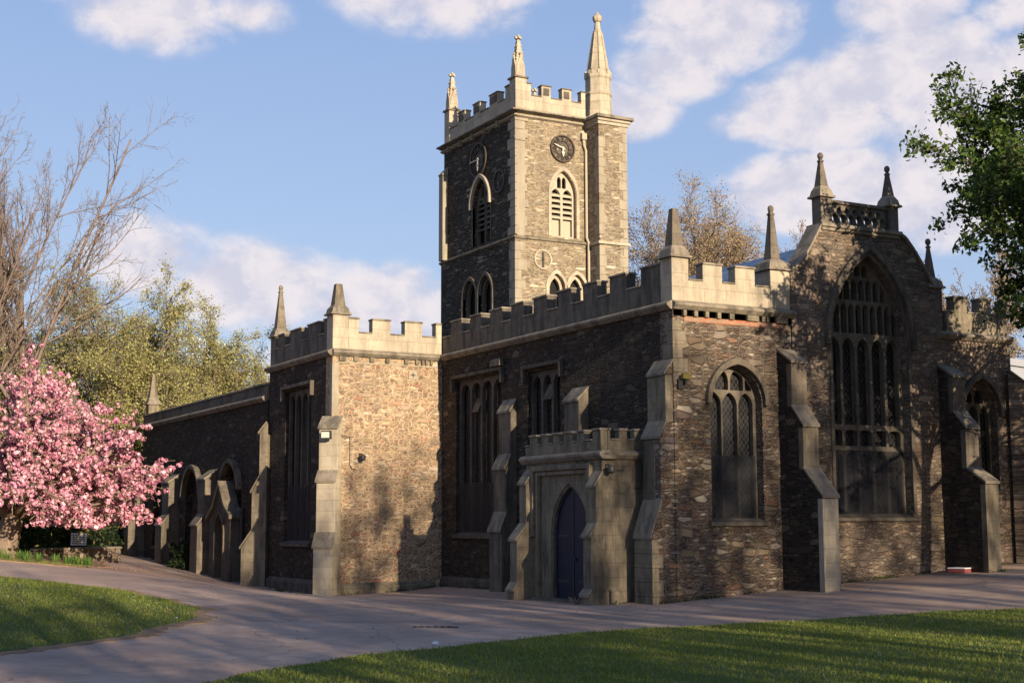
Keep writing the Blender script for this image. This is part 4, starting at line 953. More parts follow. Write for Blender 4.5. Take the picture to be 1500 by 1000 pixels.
# great octagonal pinnacle over the stair turret
cx, cy = 8.74, 17.02
R8 = 1/math.cos(math.pi/8)
mb = MB(); mb.lathe((cx, cy, 0), [(.56*R8, 16.30), (.56*R8, 16.42), (.48*R8, 16.52), (.45*R8, 17.30), (.485*R8, 17.33), (.485*R8, 17.38), (.44*R8, 17.43), (.44*R8, 17.92), (.475*R8, 17.98), (.475*R8, 18.10)], 8, math.pi/8)
gp = mb.build('great_pinnacle', 'ash', church, bevel=0.012)
mb = MB(); mb.lathe((cx, cy, 0), [(.45*R8, 18.10), (.45*R8, 18.18), (.36*R8, 18.26), (.15*R8, 19.75), (.17*R8, 19.78), (.125*R8, 19.84), (.09*R8, 20.14), (.14*R8, 20.18), (.17*R8, 20.26), (.165*R8, 20.36), (.09*R8, 20.44), (.06, 20.50), (.012, 20.56)], 8, math.pi/8); sp_ = mb.build('spire', 'ash', gp, bevel=0.01)
mb = MB()
for k in range(8):
    a = math.pi/8+k*math.pi/4; c_, s_ = math.cos(a), math.sin(a)
    mb.tube([(cx+c_*.365*R8, cy+s_*.365*R8, 18.28), (cx+c_*.155*R8, cy+s_*.155*R8, 19.75)], [0.032, 0.022], 5)
    mb.box(Frame((cx+c_*.46, cy+s_*.46, 0), (-s_, c_, 0), (c_, s_, 0)), -.09, .09, -0.03, 0.035, 18.10, 18.23)
mb.build('ribs', 'ash', gp)
def crocketed(x0, y0, s, ztop, tip, name='tower_pinnacle'):
    F = Frame((x0, y0, 0), (1, 0, 0), (0, 1, 0)); c = s/2
    mb = MB(); mb.box(F, 0, s, 0, s, ZPB, ztop); p = mb.build(name, 'ash', church, bevel=0.012)
    k = MB(); k.box(F, -.06, s+.06, -.06, s+.06, ztop, ztop+.07, 0.015); k.build('cap', 'ash_w', p)
    q = MB(); zb = ztop+.07
    a = s*0.42
    q.box(F, c-a, c+a, c-a, c+a, zb, zb+(tip-zb)*.34, a*0.22)
    zg = zb+(tip-zb)*.22
    for (nx, ny) in ((0, -1), (-1, 0), (1, 0), (0, 1)):
        Fg = Frame((x0+c+nx*a*.86, y0+c+ny*a*.86, 0), (-ny, nx, 0), (nx, ny, 0))
        q.slab(Fg, [(-a*.85, zb), (a*.85, zb), (a*.8, zg), (0, zg+(tip-zb)*.30), (-a*.8, zg)], [], -0.03, 0.03)
        q.sphere(Fg(0, 0, zg+(tip-zb)*.32), 0.055, 6)
    b = 0.06; z1 = zb+(tip-zb)*.34; aa = a*.78
    vs = [(x0+c+i*aa, y0+c+j*aa, z1) for i, j in ((-1, -1), (1, -1), (1, 1), (-1, 1))]+[(x0+c+i*b, y0+c+j*b, tip-.22) for i, j in ((-1, -1), (1, -1), (1, 1), (-1, 1))]
    q.add(vs, [[3, 2, 1, 0], [4, 5, 6, 7], [0, 1, 5, 4], [1, 2, 6, 5], [2, 3, 7, 6], [3, 0, 4, 7]])
    for t in (.15, .45, .75):
        for i, j in ((-1, -1), (1, -1), (1, 1), (-1, 1)): r = aa*(1-t)+b*t; q.sphere((x0+c+i*r, y0+c+j*r, z1+(tip-.22-z1)*t), 0.04, 5)
    q.box(F, c-.035, c+.035, c-.035, c+.035, tip-.24, tip); q.box(F, c-.13, c+.13, c-.04, c+.04, tip-.15, tip-.07); q.box(F, c-.04, c+.04, c-.13, c+.13, tip-.15, tip-.07)
    q.build('spire', 'ash', p)
    return p
crocketed(5.21, 16.88, 0.46, 17.52, 19.16); crocketed(5.21, TY1-.44, 0.44, 17.70, 19.28); crocketed(8.9, TY1-.44, 0.44, 17.70, 19.2)

# clocks
def ring(mb, F, cu, cz, r0, r1, d0, d1, n=40, hole=True):
    o_ = [(cu+r1*math.cos(2*math.pi*k/n), cz+r1*math.sin(2*math.pi*k/n)) for k in range(n)]
    h_ = [(cu+r0*math.cos(2*math.pi*k/n), cz+r0*math.sin(2*math.pi*k/n)) for k in range(n)]
    mb.slab(F, o_, [h_] if hole else [], d0, d1)
def clock(F, cu, cz, r, angs, sgn=1):
    mb = MB(); ring(mb, F, cu, cz, r*.9, r, 0.0, 0.09); ring(mb, F, cu, cz, r*.52, r*.57, 0.02, 0.06)
    for k in range(12):                           # twelve raised hour numerals as strokes
        a = k*math.pi/6; n_ = (1, 2, 2, 1, 2, 3, 2, 2, 3, 1, 3, 2)[k]
        for i in range(n_):
            off = (i-(n_-1)/2)*0.05*r/.45
            c_, s_ = math.sin(a)*sgn, math.cos(a); u = cu+c_*r*.73-s_*off; z = cz+s_*r*.73+c_*off
            mb.slab(F, [(u+c_*r*.14-s_*.014, z+s_*r*.14+c_*.014), (u-c_*r*.14-s_*.014, z-s_*r*.14+c_*.014), (u-c_*r*.14+s_*.014, z-s_*r*.14-c_*.014), (u+c_*r*.14+s_*.014, z+s_*r*.14-c_*.014)], [], 0.03, 0.07)
    ck = mb.build('clock', 'clock', church)
    mb = MB(); ring(mb, F, cu, cz, 0, r*.9, 0.004, 0.018, hole=False); mb.build('dial', 'clock_dial', ck)
    mb = MB()
    for a, L, wd, cross in angs:
        c_, s_ = math.sin(a)*sgn, math.cos(a)
        pt = lambda l, q: (cu+c_*l-s_*q, cz+s_*l+c_*q)
        mb.slab(F, [pt(-L*.2, wd), pt(L*.75, wd), pt(L, wd*.3), pt(L, -wd*.3), pt(L*.75, -wd), pt(-L*.2, -wd)], [], 0.085 if cross else 0.10, 0.098 if cross else 0.112)
        if cross: mb.slab(F, [pt(L*.45, wd*2.4), pt(L*.8, wd*.6), pt(L*.8, -wd*.6), pt(L*.45, -wd*2.4)], [], 0.099, 0.1)
    mb.build('hands', 'hand', ck)
    return ck
M['clock_dial'] = None
def dialmat():
    mt, t, b = mat('skeleton_dial', 0.8); o = t.node('ShaderNodeTexCoord').outputs['Object']
    n = t.noise(o, 9, 4, 0.7); t.l.new(t.ramp(n, [(0.4, (.04, .032, .026)), (0.55, (.10, .08, .06)), (0.68, (.30, .24, .17))]), b.inputs['Base Color']); return mt
M['clock_dial'] = dialmat()
clock(TW, 7.10, 15.13, 0.50, [(R(180), .30, .030, True), (R(288), .42, .017, False)], 1)
clock(TD, 19.68, 15.12, 0.66, [(R(180), .42, .040, True), (R(270), .60, .022, False)], -1)
mb = MB(); ring(mb, TD, 18.10, 14.0, .36, .44, 0.0, 0.05); mb.box(TD, 18.06, 18.14, 0.0, 0.03, 13.66, 14.34); mb.build('round_plate', 'clock', tower)
mb = MB(); ring(mb, lit(TY0-.08), 6.24, 11.02, .30, .36, 0.0, 0.035, 24); rg = mb.build('stone_ring', 'ash', tower)
mb = MB(); mb.slab(lit(TY0-.08), [(6.20, 10.75), (6.28, 10.75), (6.27, 11.28), (6.21, 11.28)], [], 0.0, 0.03); mb.sphere((6.24, TY0-.09, 11.02), .05, 6); mb.build('iron_tie', 'iron', rg)
# cross plate on the sunlit wall of the transept
mb = MB(); mb.box(FB, -1.10, -0.83, 0.0, 0.03, 6.02, 6.28); cp = mb.build('cross_plate', 'quoin', church, bevel=0.008)
mb = MB(); mb.box(FB, -1.04, -0.89, 0.031, 0.04, 6.135, 6.165); mb.box(FB, -0.98, -0.95, 0.0305, 0.0395, 6.08, 6.22); mb.build('cross', 'iron', cp)

# ================================================================== WALL-MOUNTED THINGS
kd = 1/math.sqrt(2); DB = diag(XB+.03, YB+.03, -1, -1)
fl = thing('floodlight', DB(0.02, 0.30, 4.30), 'grey box floodlight on the diagonal buttress of the transept', 'floodlight')
mb = MB(); Fl = Frame((0, 0, 0), DB.u, DB.n)
mb.box(Fl, -.15, .15, 0.10, 0.22, -.12, .12, 0.01); mb.build('body', 'iron', fl)
mb = MB(); mb.box(Fl, -.12, .12, 0.221, 0.228, -.08, .08); mb.build('lens', 'lamp', fl)
mb = MB(); mb.tube([Fl(0, 0, -.02), Fl(0, .10, -.02)], .025, 6); mb.build('bracket', 'iron', fl)
def dome_cam(loc, F, label):
    c = thing('security_camera', loc, label, 'security camera')
    mb = MB(); mb.tube([F(0, 0, 0.10), F(0, 0.16, 0.10), F(0.02, 0.20, 0.03)], .018, 6); mb.build('arm', 'iron', c)
    mb = MB(); mb.sphere(F(0.02, 0.20, -0.03), .085, 10, .9); mb.lathe(F(0.02, 0.20, 0), [(.09, 0.0), (.09, 0.05), (.04, 0.08)], 12); mb.build('housing', 'iron', c)
dome_cam(FB(-2.62, 0.0, 3.70), Frame((0, 0, 0), (1, 0, 0), (0, -1, 0)), 'small black security camera on the sunlit rubble wall of the transept')
dome_cam(FPS(-1.16, 0.0, 3.02), Frame((0, 0, 0), (1, 0, 0), (0, -1, 0)), 'small black security camera at the corner of the porch')
yl = thing('floodlight', (0.20, -0.02, 5.02), 'yellowish floodlight on the near corner above the corner buttress', 'floodlight')
F_ = Frame((0, 0, 0), (1, 0, 0), (0, -1, 0)); mb = MB(); mb.box(F_, -.08, .14, 0.08, 0.18, .0, .12, 0.02); mb.build('body', 'yellow', yl)
mb = MB(); mb.tube([F_(.02, 0, -.1), F_(.02, .14, -.1), F_(.02, .16, 0)], .03, 6); mb.box(F_, -.12, .06, .0, .06, -.22, .0); mb.build('bracket', 'iron', yl)
mb = MB(); mb.tube([DB(.17, .22, 4.3), DB(.31, .02, 4.3), FB(-2.93, .02, 4.28), FB(-2.93, .02, 3.5), FB(-2.86, .02, 3.36), FB(-2.75, .02, 3.36)], .012, 5); tag(mb.build('cable', 'iron'), 'thin dark cable running down the rubble wall from the grey floodlight', 'cable')
mb = MB(); mb.tube([FPS(-.17, .013, 3.26), FPS(-.20, .013, 2.95), FPS(-.18, .013, 2.62), FPS(-.42, .013, 2.60)], .013, 5); mb.tube([FPS(-1.16, .013, 3.0), FPS(-.68, .013, 3.0), FPS(-.68, .013, 3.12)], .007, 5); tag(mb.build('cable', 'iron'), 'thin dark cable on the pale side wall of the porch', 'cable')

# ================================================================== SMALL THINGS ON THE GROUND
z = g1(8.75, .1)
bx = thing('flat_box', (8.0, -0.62, g1(8.0, -.62)+.02), 'flat white-topped box lying on the ground beside the far buttress', 'box')
Fb = Frame((0, 0, 0), (math.cos(.3), math.sin(.3), 0), (math.sin(.3), -math.cos(.3), 0))
mb = MB(); mb.box(Fb, -.36, .24, -.22, .22, 0, .09); mb.build('base', 'red', bx); mb = MB(); mb.box(Fb, -.37, .25, -.23, .23, .09, .115, .01); mb.build('lid', 'white', bx)
def litter(x, y, s, label):
    bm = bmesh.new(); bmesh.ops.create_icosphere(bm, subdivisions=2, radius=s)
    for v in bm.verts: v.co = v.co*random.uniform(.6, 1.3); v.co.z *= .55
    me = bpy.data.meshes.new('paper_scrap'); bm.to_mesh(me); bm.free(); me.materials.append(M['white']); o = bpy.data.objects.new('paper_scrap', me); COL.objects.link(o); o.location = (x, y, g1(x, y)+.02+s*.4); tag(o, label, 'litter')
litter(-9.12, -6.80, .055, 'crumpled white paper on the path at the edge of the right lawn')
litter(-11.55, -1.55, .04, 'scrap of white paper at the tip of the left lawn')
dg = thing('drain_cover', (-7.74, -3.84, g1(-7.74, -3.84)+.021), 'dark narrow drain slot set flush in the path', 'drain cover')
mb = MB(); mb.box(Frame((0, 0, 0), (.9, -.43, 0), (.43, .9, 0)), -.42, .42, -.13, .13, -.03, .006); mb.build('frame', 'iron', dg)
mb = MB()
for k in range(6): mb.box(Frame((0, 0, 0), (.9, -.43, 0), (.43, .9, 0)), -.36+k*.12, -.30+k*.12, -.1, .1, .006, .010)
mb.build('bars', 'void', dg)
# twig bundle by the porch step
mb = MB()
for k in range(7): a = random.uniform(0, 6.28); mb.tube([(-1.72+.02*k, 1.52, g1(-1.7, 1.5)+.02), (-1.72+.14*math.cos(a), 1.52+.14*math.sin(a), g1(-1.7, 1.5)+.20)], [.012, .006], 4)
tag(mb.build('dead_plant', 'bark_c'), 'dry stalk of a dead plant at the foot of the porch doorway', 'dead plant')
# low stone wall, sign
lw = thing('low_wall', (-7.9, 23.6, g1(-7.9, 23.6)), 'low grey stone wall behind the blossoming cherry', 'wall')
p0, p1 = Vector((-9.5, 22.9, 0)), Vector((-6.35, 25.2, 0)); d_ = (p1-p0); L_ = d_.length; d_.normalize(); n_ = Vector((d_.y, -d_.x, 0)); off = Vector((-7.9, 23.6, 0))
Fw = Frame(p0-off, d_, n_); mb = MB(); mb.box(Fw, 0, L_, -.2, .2, -.5, .40); mb.build('wall_body', 'rub_g', lw); mb = MB(); mb.box(Fw, -.04, L_+.04, -.24, .24, .40, .47, .01); mb.build('coping', 'cop', lw, bevel=.01)
p2 = Vector((-13.5, 26.2, 0)); d2 = (p0-p2); L2 = d2.length; d2.normalize(); Fw2 = Frame(p2-off, d2, Vector((d2.y, -d2.x, 0))); mb = MB(); mb.box(Fw2, 0, L2-.1, -.2, .2, -.4, .34); mb.build('wall_body', 'rub_g', lw)
sg = thing('sign', (-7.75, 24.75, g1(-7.75, 24.75)), 'small white notice board standing behind the low wall', 'sign')
Fs = Frame((0, 0, 0), rt, -fw); mb = MB(); mb.box(Fs, -.03, .03, -.03, 0, 0, .62); mb.build('post', 'iron', sg); mb = MB(); mb.box(Fs, -.27, .27, .002, .03, .5, .92); mb.build('board', 'white', sg)
mb = MB()
for i, zz in enumerate((.83, .76, .69, .62, .55)):
    u = -.21
    while u < .19: q = random.uniform(.03, .09); mb.box(Fs, u, min(u+q, .22), .031, .033, zz, zz+.035); u += q+.025
mb.build('print', 'iron', sg)

# ================================================================== TREES
def grow(base, d0, H, r0, P, seed):
    """P: per level (children, angle, length ratio, segments, wander, upward pull, start). returns chains and tips"""
    rd = random.Random(seed); chains = []; tips = []
    def br(p, d, L, r, lv):
        ch, ang, lr, sg_, wd, upl, st = P[lv]; pts = [p.copy()]; rs = [r]; d = d.normalized(); q = p.copy()
        re = r*(0.42 if lv < len(P)-1 else 0.35)
        for i in range(sg_):
            d = (d+Vector((rd.gauss(0, wd), rd.gauss(0, wd), rd.gauss(0, wd)+upl))).normalized(); q = q+d*(L/sg_); pts.append(q.copy()); rs.append(r+(re-r)*(i+1)/sg_)
        chains.append((pts, rs, lv))
        if lv == len(P)-1: tips.append((pts, lv)); return
        for k in range(ch):
            t = st+(1-st)*(k+rd.random())/ch; f = t*sg_; i = min(int(f), sg_-1); pp = pts[i].lerp(pts[i+1], f-i); rr = rs[i]+(rs[i+1]-rs[i])*(f-i)
            dd = (pts[i+1]-pts[i]).normalized(); ax = dd.cross(Vector((rd.gauss(0, 1), rd.gauss(0, 1), rd.gauss(0, 1)))).normalized()
            a = ang*rd.uniform(.7, 1.3); nd = dd*math.cos(a)+ax*math.sin(a)
            br(pp, nd, L*lr*rd.uniform(.7, 1.2)*(1.05-.45*t), rr*rd.uniform(.5, .72), lv+1)
    br(Vector(base), Vector(d0), H, r0, 0)
    return chains, tips
def tubes(name, chains, mt, parent, rmin=.008):
    mb = MB()
    V = mb.v; Fc = mb.f
    for pts, rs, lv in chains:
        n = (9, 6, 4, 3, 3, 3)[lv]; mb.tube(pts, [max(rmin, r) for r in rs], n)
    me = bpy.data.meshes.new(name); me.from_pydata(mb.v, [], mb.f); me.materials.append(M[mt]); me.polygons.foreach_set('use_smooth', [True]*len(me.polygons))
    o = bpy.data.objects.new(name, me); COL.objects.link(o); o.parent = parent; return o
def tips_pts(tips, per, spread):
    out = []
    for pts, lv in tips:
        for k in range(per):
            t = random.random(); f = t*(len(pts)-1); i = min(int(f), len(pts)-2); p = pts[i].lerp(pts[i+1], f-i)
            out.append((p.x, p.y, p.z))
    P = np.array(out); return P+rng.normal(0, spread, P.shape)
def tree(name, x, y, H, r, P, seed, bark, leafset, label, cat='tree', lean=(0, 0, 1), group=None, sink=.1, rmin=.008, wide=1.0):
    z = g1(x, y)-sink; t = thing(name, (x, y, z), label, cat, group)
    ch, tp = grow((0, 0, 0), lean, H*.7, r, P, seed)
    k = H/float(np.percentile([q[0][-1].z for q in tp], 97)); done = set()
    for c in ch:
        for p in c[0]:
            if id(p) not in done: done.add(id(p)); p.x *= k*wide; p.y *= k*wide; p.z *= k
    tubes('trunk', [c for c in ch if c[2] < 2], bark, t, rmin); tubes('branches', [c for c in ch if c[2] >= 2], bark, t, rmin)
    for nm, mt, per, spr, sz, asp in leafset:
        Q = tips_pts(tp, per, spr); leaves(nm, Q, sz, M[mt], t, asp)
    return t, ch, tp
# tall bare tree at the left
PB = [(14, .50, 1.25, 8, .03, .03, .40), (10, .6, .42, 8, .07, .03, .15), (7, .6, .50, 5, .11, .04, .15), (5, .6, .5, 4, .15, .03, .1), (3, .6, .5, 2, .16, .0, .1)]
tree('bare_tree', -7.6, 36.0, 19.2, .20, PB, 29, 'bark_g', [('buds', 'budt', 1, .05, .07, .5)], 'tall bare tree with upswept twiggy crown behind the cherry', rmin=.0055, wide=.78)
tree('bare_tree', -9.9, 35.0, 16.0, .16, PB, 23, 'bark_g', [('buds', 'budt', 1, .05, .07, .5)], 'second bare tree at the left edge behind the cherry', rmin=.0055, wide=.7)
# trees in yellow-green bud behind the aisle
PG = [(13, .75, 1.15, 6, .04, .01, .25), (8, .6, .55, 6, .10, .02, .15), (7, .65, .5, 5, .14, .02, .1), (5, .7, .5, 3, .2, 0, .1), (1, .7, .5, 2, .2, 0, .1)]
for i, (x, y, H, s, per, wd_, lab) in enumerate(((-1.4, 43, 12.2, 21, 14, 1.0, 'budding yellow-green tree left of the aisle pinnacle, the tallest of that mass'), (1.6, 46, 10.6, 22, 15, 1.1, 'yellow-green budding tree rising behind the aisle pinnacle'), (5.0, 49, 8.6, 23, 14, 1.1, 'yellow-green budding tree behind the long aisle roof'), (-4.6, 40, 10.5, 24, 12, 1.0, 'budding tree standing between the bare tree and the yellow-green trees'), (9.5, 53, 8.0, 25, 13, 1.2, 'low yellow-green budding tree beside the transept pinnacle'), (-1.6, 38.2, 6.6, 26, 14, 1.2, 'low yellow-green tree just beyond the end of the aisle'), (-10, 42, 11.6, 27, 14, 1.0, 'greener budding tree behind the cherry at the left edge'), (-5.5, 45, 9.0, 28, 14, 1.2, 'budding tree filling the gap behind the bare tree trunks'))):
    tree('budding_tree', x, y, H, .17, PG, s, 'bark_g', [('leaves', 'bud', int(per*.8), .17, .105, .6)], lab, group='budding trees behind the aisle', rmin=.010, wide=wd_)
# tree behind the tower
PT = [(16, .66, 1.2, 6, .04, .02, .40), (10, .55, .55, 6, .09, .03, .2), (8, .6, .5, 4, .13, .03, .1), (6, .6, .55, 3, .17, .02, .1), (1, .6, .5, 2, .17, .02, .1)]
tree('twiggy_tree', 24.7, 33.4, 15.8, .28, PT, 31, 'bark_p', [('buds', 'budt', 16, .24, .095, .6)], 'round twiggy tree in tan bud right of the tower', rmin=.012, wide=.95)
tree('twiggy_tree', 27.5, 28.5, 13.4, .2, PT, 32, 'bark_p', [('buds', 'budt', 3, .10, .10, .6)], 'twiggy tree showing its tips left of the gable pinnacles', rmin=.012, wide=.8)
tree('twiggy_tree', 33.6, 24.2, 13.0, .2, PT, 33, 'bark_p', [('buds', 'budt', 5, .10, .11, .6)], 'twiggy tree in tan bud right of the great window gable', rmin=.012, wide=.8)

# leafy tree reaching in from the right
PL = [(18, .85, .80, 7, .04, .017, .45), (11, .6, .52, 6, .09, .01, .15), (8, .65, .45, 4, .13, -.01, .1), (4, .7, .55, 3, .17, -.04, .1), (1, .7, .5, 2, .17, -.03, .1)]
tree('leafy_tree', 7.2, -6.4, 11.5, .22, PL, 43, 'bark', [('leaves', 'leaf', 11, .09, .135, .62)], 'green leafy tree reaching into the picture from the right edge', wide=.95)

# cherry in blossom
def cherry():
    x, y = -10.75, 21.2; z = g1(x, y)
    t = thing('cherry_tree', (x, y, z), 'pink flowering cherry tree with a wide drooping crown over a stout trunk', 'tree')
    mb = MB(); mb.tube([(-.1, 0, -.2), (0, 0, .2), (.10, 0, .75), (.22, .05, 1.35)], [.55, .40, .34, .36], 12)
    me_v = mb
    trunk = mb.build('trunk', 'bark_c', t, smooth=True)
    PC = [(9, .7, .62, 6, .09, .02, .12), (8, .65, .55, 5, .12, -.03, .15), (6, .7, .55, 4, .16, -.03, .1)]
    chains = []; tips = []
    rd = random.Random(5)
    for k in range(16):
        a = 2*math.pi*k/16+rd.uniform(-.2, .2); e = rd.uniform(.18, 1.2)
        d = (math.cos(a)*math.cos(e), math.sin(a)*math.cos(e), math.sin(e)); L = 3.75*(1.15 if e < .7 else 1.05)
        c, tp = grow((.2, .05, 1.25), d, L, .13, PC, 60+k); chains += c; tips += tp
    for k in range(8):
        a = math.atan2(-.477, .879)+rd.uniform(-.7, .7); e = rd.uniform(.06, .6)
        c, tp = grow((.2, .05, 1.3), (math.cos(a)*math.cos(e), math.sin(a)*math.cos(e), math.sin(e)), 3.55, .10, PC, 160+k); chains += c; tips += tp
    chains = [c for c in chains if c[2] == 0 or min(p.z for p in c[0]) > 1.0]
    tubes('branches', chains, 'bark_c', t)
    pts = tips_pts(tips, 5, .08)
    r_ = rng.permutation(len(pts))[:6600]; C_ = pts[r_]
    side = C_[:, 0]*.879-C_[:, 1]*.477; C_ = C_[C_[:, 2] > np.where(side > 1.4, .95, 1.55)]
    n = len(C_); k = 13; s = rng.uniform(.04, .105, n)
    nv = runit(n*k); P_ = np.repeat(C_, k, 0)+nv*np.repeat(s, k)[:, None]
    a = np.cross(nv, runit(n*k)); a /= np.linalg.norm(a, axis=1, keepdims=True); b = np.cross(nv, a); sc = np.repeat(s, k)[:, None]*rng.uniform(.45, .75, (n*k, 1))
    # petal quads share a cluster: tilt a little outward
    quads('blossom', P_, a*sc, b*sc, M['blossom'], t)
    Q = tips_pts(tips, 2, .12); leaves('leaves', Q, .11, M['cleaf'], t, .5)
cherry()

# shrubs and plants
def shrub(name, x, y, rx, ry, h, n, size, mt, label, cat='shrub', group=None):
    z = g1(x, y); t = thing(name, (x, y, z), label, cat, group)
    u = runit(n); u[:, 2] = np.abs(u[:, 2]); rr = rng.uniform(.55, 1.0, (n, 1))**.5
    lump = 1+.22*np.sin(u[:, :1]*7+x)*np.cos(u[:, 1:2]*6+y)+.12*np.sin(u[:, 2:]*11)
    P_ = u*rr*lump*np.array([rx, ry, h]); leaves('foliage', P_, size, M[mt], t, .6)
    mb = MB()
    for k in range(14): a = random.uniform(0, 6.28); q = random.uniform(.3, .8); mb.tube([(random.uniform(-.15, .15), random.uniform(-.15, .15), -.1), (rx*q*.5*math.cos(a), ry*q*.5*math.sin(a), h*.45), (rx*q*math.cos(a), ry*q*math.sin(a), h*.75)], [.035, .022, .01], 4)
    mb.build('stems', 'bark', t); return t
shrub('shrub', -8.6, 27.2, 1.8, 1.3, 1.25, 9000, .13, 'shrub', 'light green shrub behind the low wall under the cherry')
shrub('shrub', -5.6, 34.5, 2.2, 1.5, 1.7, 9000, .14, 'ever', 'dark evergreen shrub beyond the end of the low wall')
shrub('shrub', -11.6, 28.0, 2.6, 1.6, 1.6, 12000, .14, 'ever', 'dark bushy shrub behind the trunk of the cherry')
shrub('shrub', -8.2, 32.5, 2.8, 1.8, 2.2, 12000, .15, 'ever', 'tall dark evergreen shrub behind the light green one')
shrub('ivy_bush', -3.85, 25.3, .5, 1.4, 1.0, 4000, .10, 'ever', 'dark ivy growing at the foot of the aisle wall between two buttresses', 'ivy')
shrub('leafy_tree_mass', -13.6, 36.0, 2.6, 2.2, 8.6, 26000, .17, 'shrub', 'ivy-clad green tree at the left edge behind the cherry', 'tree')
# leafy perennials under the cherry
def plants():
    i = 0
    labs = []
    for k in range(26):
        x = random.uniform(-12.2, -8.4); y = 14.9+random.random()*5.0+max(0, (x+10))*1.2; z = g1(x, y)+.05
        n = 34; a = rng.uniform(0, 2*np.pi, n); rr = rng.uniform(.0, .16, n); h = rng.uniform(.12, .32, n)
        P_ = np.column_stack([np.cos(a)*rr, np.sin(a)*rr, h*.5]); A_ = np.column_stack([np.cos(a)*.06, np.sin(a)*.06, h*.5]); B_ = np.column_stack([-np.sin(a)*.016, np.cos(a)*.016, 0*a])
        o = quads('leafy_plant', P_, A_, B_, M['leaf_plant']); o.location = (x, y, z)
        tag(o, 'tuft of strap-leaved plants in the bed under the cherry', 'plant', 'strap-leaved plants under the cherry')
M['leaf_plant'] = leafmat('strap_leaf', [(0.0, (.05, .10, .02)), (0.6, (.10, .18, .035)), (1.0, (.17, .24, .06))], .4)
plants()

# weeds and moss along the foot of the walls, petals and daisies
def fringe(name, runs, mt, label, cat, per, sz, hh):
    P_ = []
    for (x0, y0, x1, y1) in runs:
        L = math.hypot(x1-x0, y1-y0)
        for k in range(int(L*per)):
            t_ = random.random(); g_ = math.sin(t_*L*2.1+x0)+math.sin(t_*L*5.3+y0)
            if g_ < random.uniform(-.6, 1.3): continue
            x = x0+(x1-x0)*t_+random.gauss(0, .04); y = y0+(y1-y0)*t_-abs(random.gauss(0, .05)); P_.append((x, y, g1(x, y)+.02+abs(random.gauss(0, hh))))
    o = leaves(name, np.array(P_), sz, M[mt]); tag(o, label, cat, None, 'stuff')
fringe('weeds', [(XB+.3, YB-.16, -.3, YB-.16), (-.7, -.03, 2.95, -.03), (3.4, -.03, 8.0, -.03), (PX+.1, PY0-.12, -.7, PY0-.12), (8.5, -.03, 10.6, -.03), (-.15, 4.7, -.15, 7.3), (-.15, 8.1, -.15, 11.8), (-4.1, 12.3, -3.75, 17), (-3.7, 18.2, -3.7, 32), (2.96, -1.45, 3.4, -1.45), (8.0, -1.42, 8.5, -1.42)], 'shrub', 'low weeds and moss growing along the foot of the church walls', 'weeds', 130, .055, .035)
def scatter(name, poly, n, mt, sz, off, label, cat):
    x0, y0 = np.min(poly, 0); x1, y1 = np.max(poly, 0); q = np.column_stack([rng.uniform(x0, x1, n), rng.uniform(y0, y1, n)]); q = q[inside(poly, q)]
    P_ = np.column_stack([q, gz(q[:, 0], q[:, 1])+off]); a = rng.uniform(0, 6.28, len(q)); A_ = np.column_stack([np.cos(a), np.sin(a), rng.normal(0, .2, len(q))])*sz; B_ = np.column_stack([-np.sin(a), np.cos(a), rng.normal(0, .2, len(q))])*sz
    tag(quads(name, P_, A_, B_, M[mt]), label, cat, None, 'stuff')
scatter('fallen_petals', [(-15, 14.6), (-10, 14.8), (-6.2, 20), (-5.5, 26), (-9, 25), (-15, 22)], 1500, 'blossom', .022, .07, 'fallen pink petals scattered on the ground under the cherry', 'petals')
scatter('daisies', [(-16.5, 6.5), (-11.2, 4), (-11, 0), (-13, -3.5), (-16.5, -5)], 260, 'white', .014, .10, 'small white daisies dotted over the left lawn', 'daisies')
scatter('dead_leaves', [(-15, -8), (-9, -6), (-1, -3.5), (9, -3), (9, -1), (0, -.6), (-2, 1), (-4, 9), (-9, 9), (-10, 0)], 420, 'budt', .028, .032, 'dead brown leaves and bits of twig scattered over the path', 'leaf litter')

# trees beyond the near edge of the picture: their shade falls on the path, the lawns and the lower walls
PS = [(14, .7, .85, 7, .04, .02, .35), (9, .6, .52, 5, .10, .03, .15), (7, .65, .5, 4, .14, .02, .1), (5, .7, .5, 3, .18, 0, .1)]
SH = [(-18, -46, 12.5, 76, 1, .9), (-11.8, -44, 12.9, 71, 1, .9), (-6.4, -47, 15.2, 72, 1, .8), (-1.2, -43, 16.6, 77, 1, .6), (3.4, -46, 17.8, 73, 1, .8), (8.0, -43, 17.4, 74, 1, .8), (12.4, -46, 17.8, 75, 1, .85), (-8.5, -33, 9.5, 78, 1, .8), (-3.1, -39, 16.9, 81, 2, .6), (-14.5, -36, 10.2, 82, 1, .75)]
for i, (x, y, H, sd, per, wd_) in enumerate(SH):
    tree('churchyard_tree', x, y, H, .24, PS, sd, 'bark', [('leaves', 'leaf', per, .22, .265, .7)], 'tree in young leaf standing out of view whose shade dapples the churchyard', group='trees that shade the churchyard', wide=wd_)

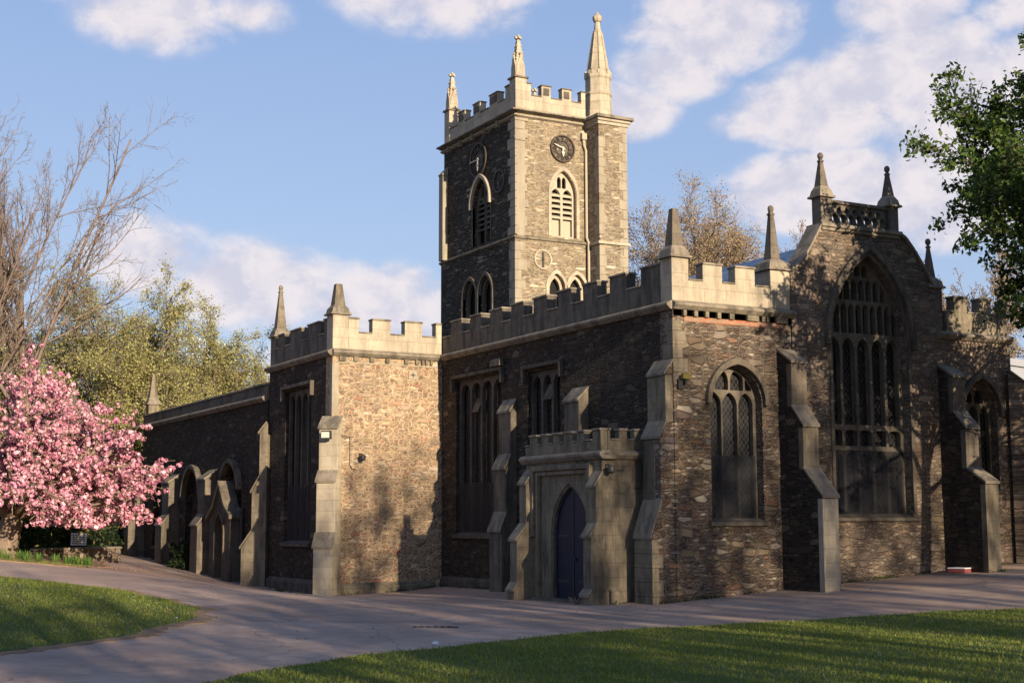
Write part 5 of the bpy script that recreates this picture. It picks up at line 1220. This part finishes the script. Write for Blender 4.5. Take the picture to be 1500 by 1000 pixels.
# ================================================================== FAR BUILDINGS
def bld(name, x, y, w_, d_, h, yaw, wmat, label, cat='building', bands=0):
    z = g1(x, y)-1; t = thing(name, (x, y, z), label, cat); t.rotation_euler.z = yaw
    F = Frame((0, 0, 0), (1, 0, 0), (0, -1, 0)); nf = max(2, int(h/3.0)); nw = max(2, int(w_/2.6)); holes = []
    for i in range(nf):
        for j in range(nw): u = -w_/2+(j+.5)*w_/nw; holes.append(rect(u-.55, u+.55, 1.0+i*h/nf, 2.3+i*h/nf))
    mb = MB(); mb.slab(F, rect(-w_/2, w_/2, 0, h), holes, -.3, 0); mb.box(F, -w_/2, w_/2, -d_, -.31, 0, h); mb.build('wall', wmat, t)
    for H_ in holes: g = MB(); g.box(F, H_[0][0], H_[1][0], -.28, -.2, H_[0][1], H_[2][1]); g.build('window', 'glass', t)
    mb = MB(); mb.box(F, -w_/2-.1, w_/2+.1, -d_-.1, .1, h, h+.25); mb.build('roof_edge', wmat, t); return t
b1 = bld('brick_building', 17.0, 92.0, 8.0, 8, 13.3, .55, 'brickb', 'brown brick building with railings on its flat roof beyond the budding trees')
mb = MB(); F = Frame((0, 0, 0), (1, 0, 0), (0, -1, 0))
for k in range(9): mb.box(F, -4.0+k*.8, -3.93+k*.8, -1, -.93, 14.25, 16.1)
mb.box(F, -4.0, 2.5, -1, -.95, 16.05, 16.12); mb.box(F, -4.0, 2.5, -1, -.95, 15.2, 15.25); mb.build('railing', 'rail', b1)
bld('concrete_tower', 2.4, 121, 5.0, 6, 27.0, .3, 'concrete', 'distant grey concrete tower block at the left edge behind the trees')
b3 = bld('rendered_house', 19.5, 9.5, 10, 6, 7.6, .25, 'render', 'grey rendered house beyond the far corner of the church at the right edge', 'house')
# boundary wall that runs on from the far corner
bw = thing('boundary_wall', (11.2, .6, g1(11.2, .6)), 'old rubble wall running on from the far corner of the church', 'wall')
mb = MB(); mb.slab(Frame((0, 0, 0), (1, 0, 0), (0, -1, 0)), [(0, -.5), (9, -.5), (9, 3.4), (2, 3.4), (.9, 3.6), (0, 4.4)], [], -.5, 0); mb.build('wall_body', 'rub_g', bw)
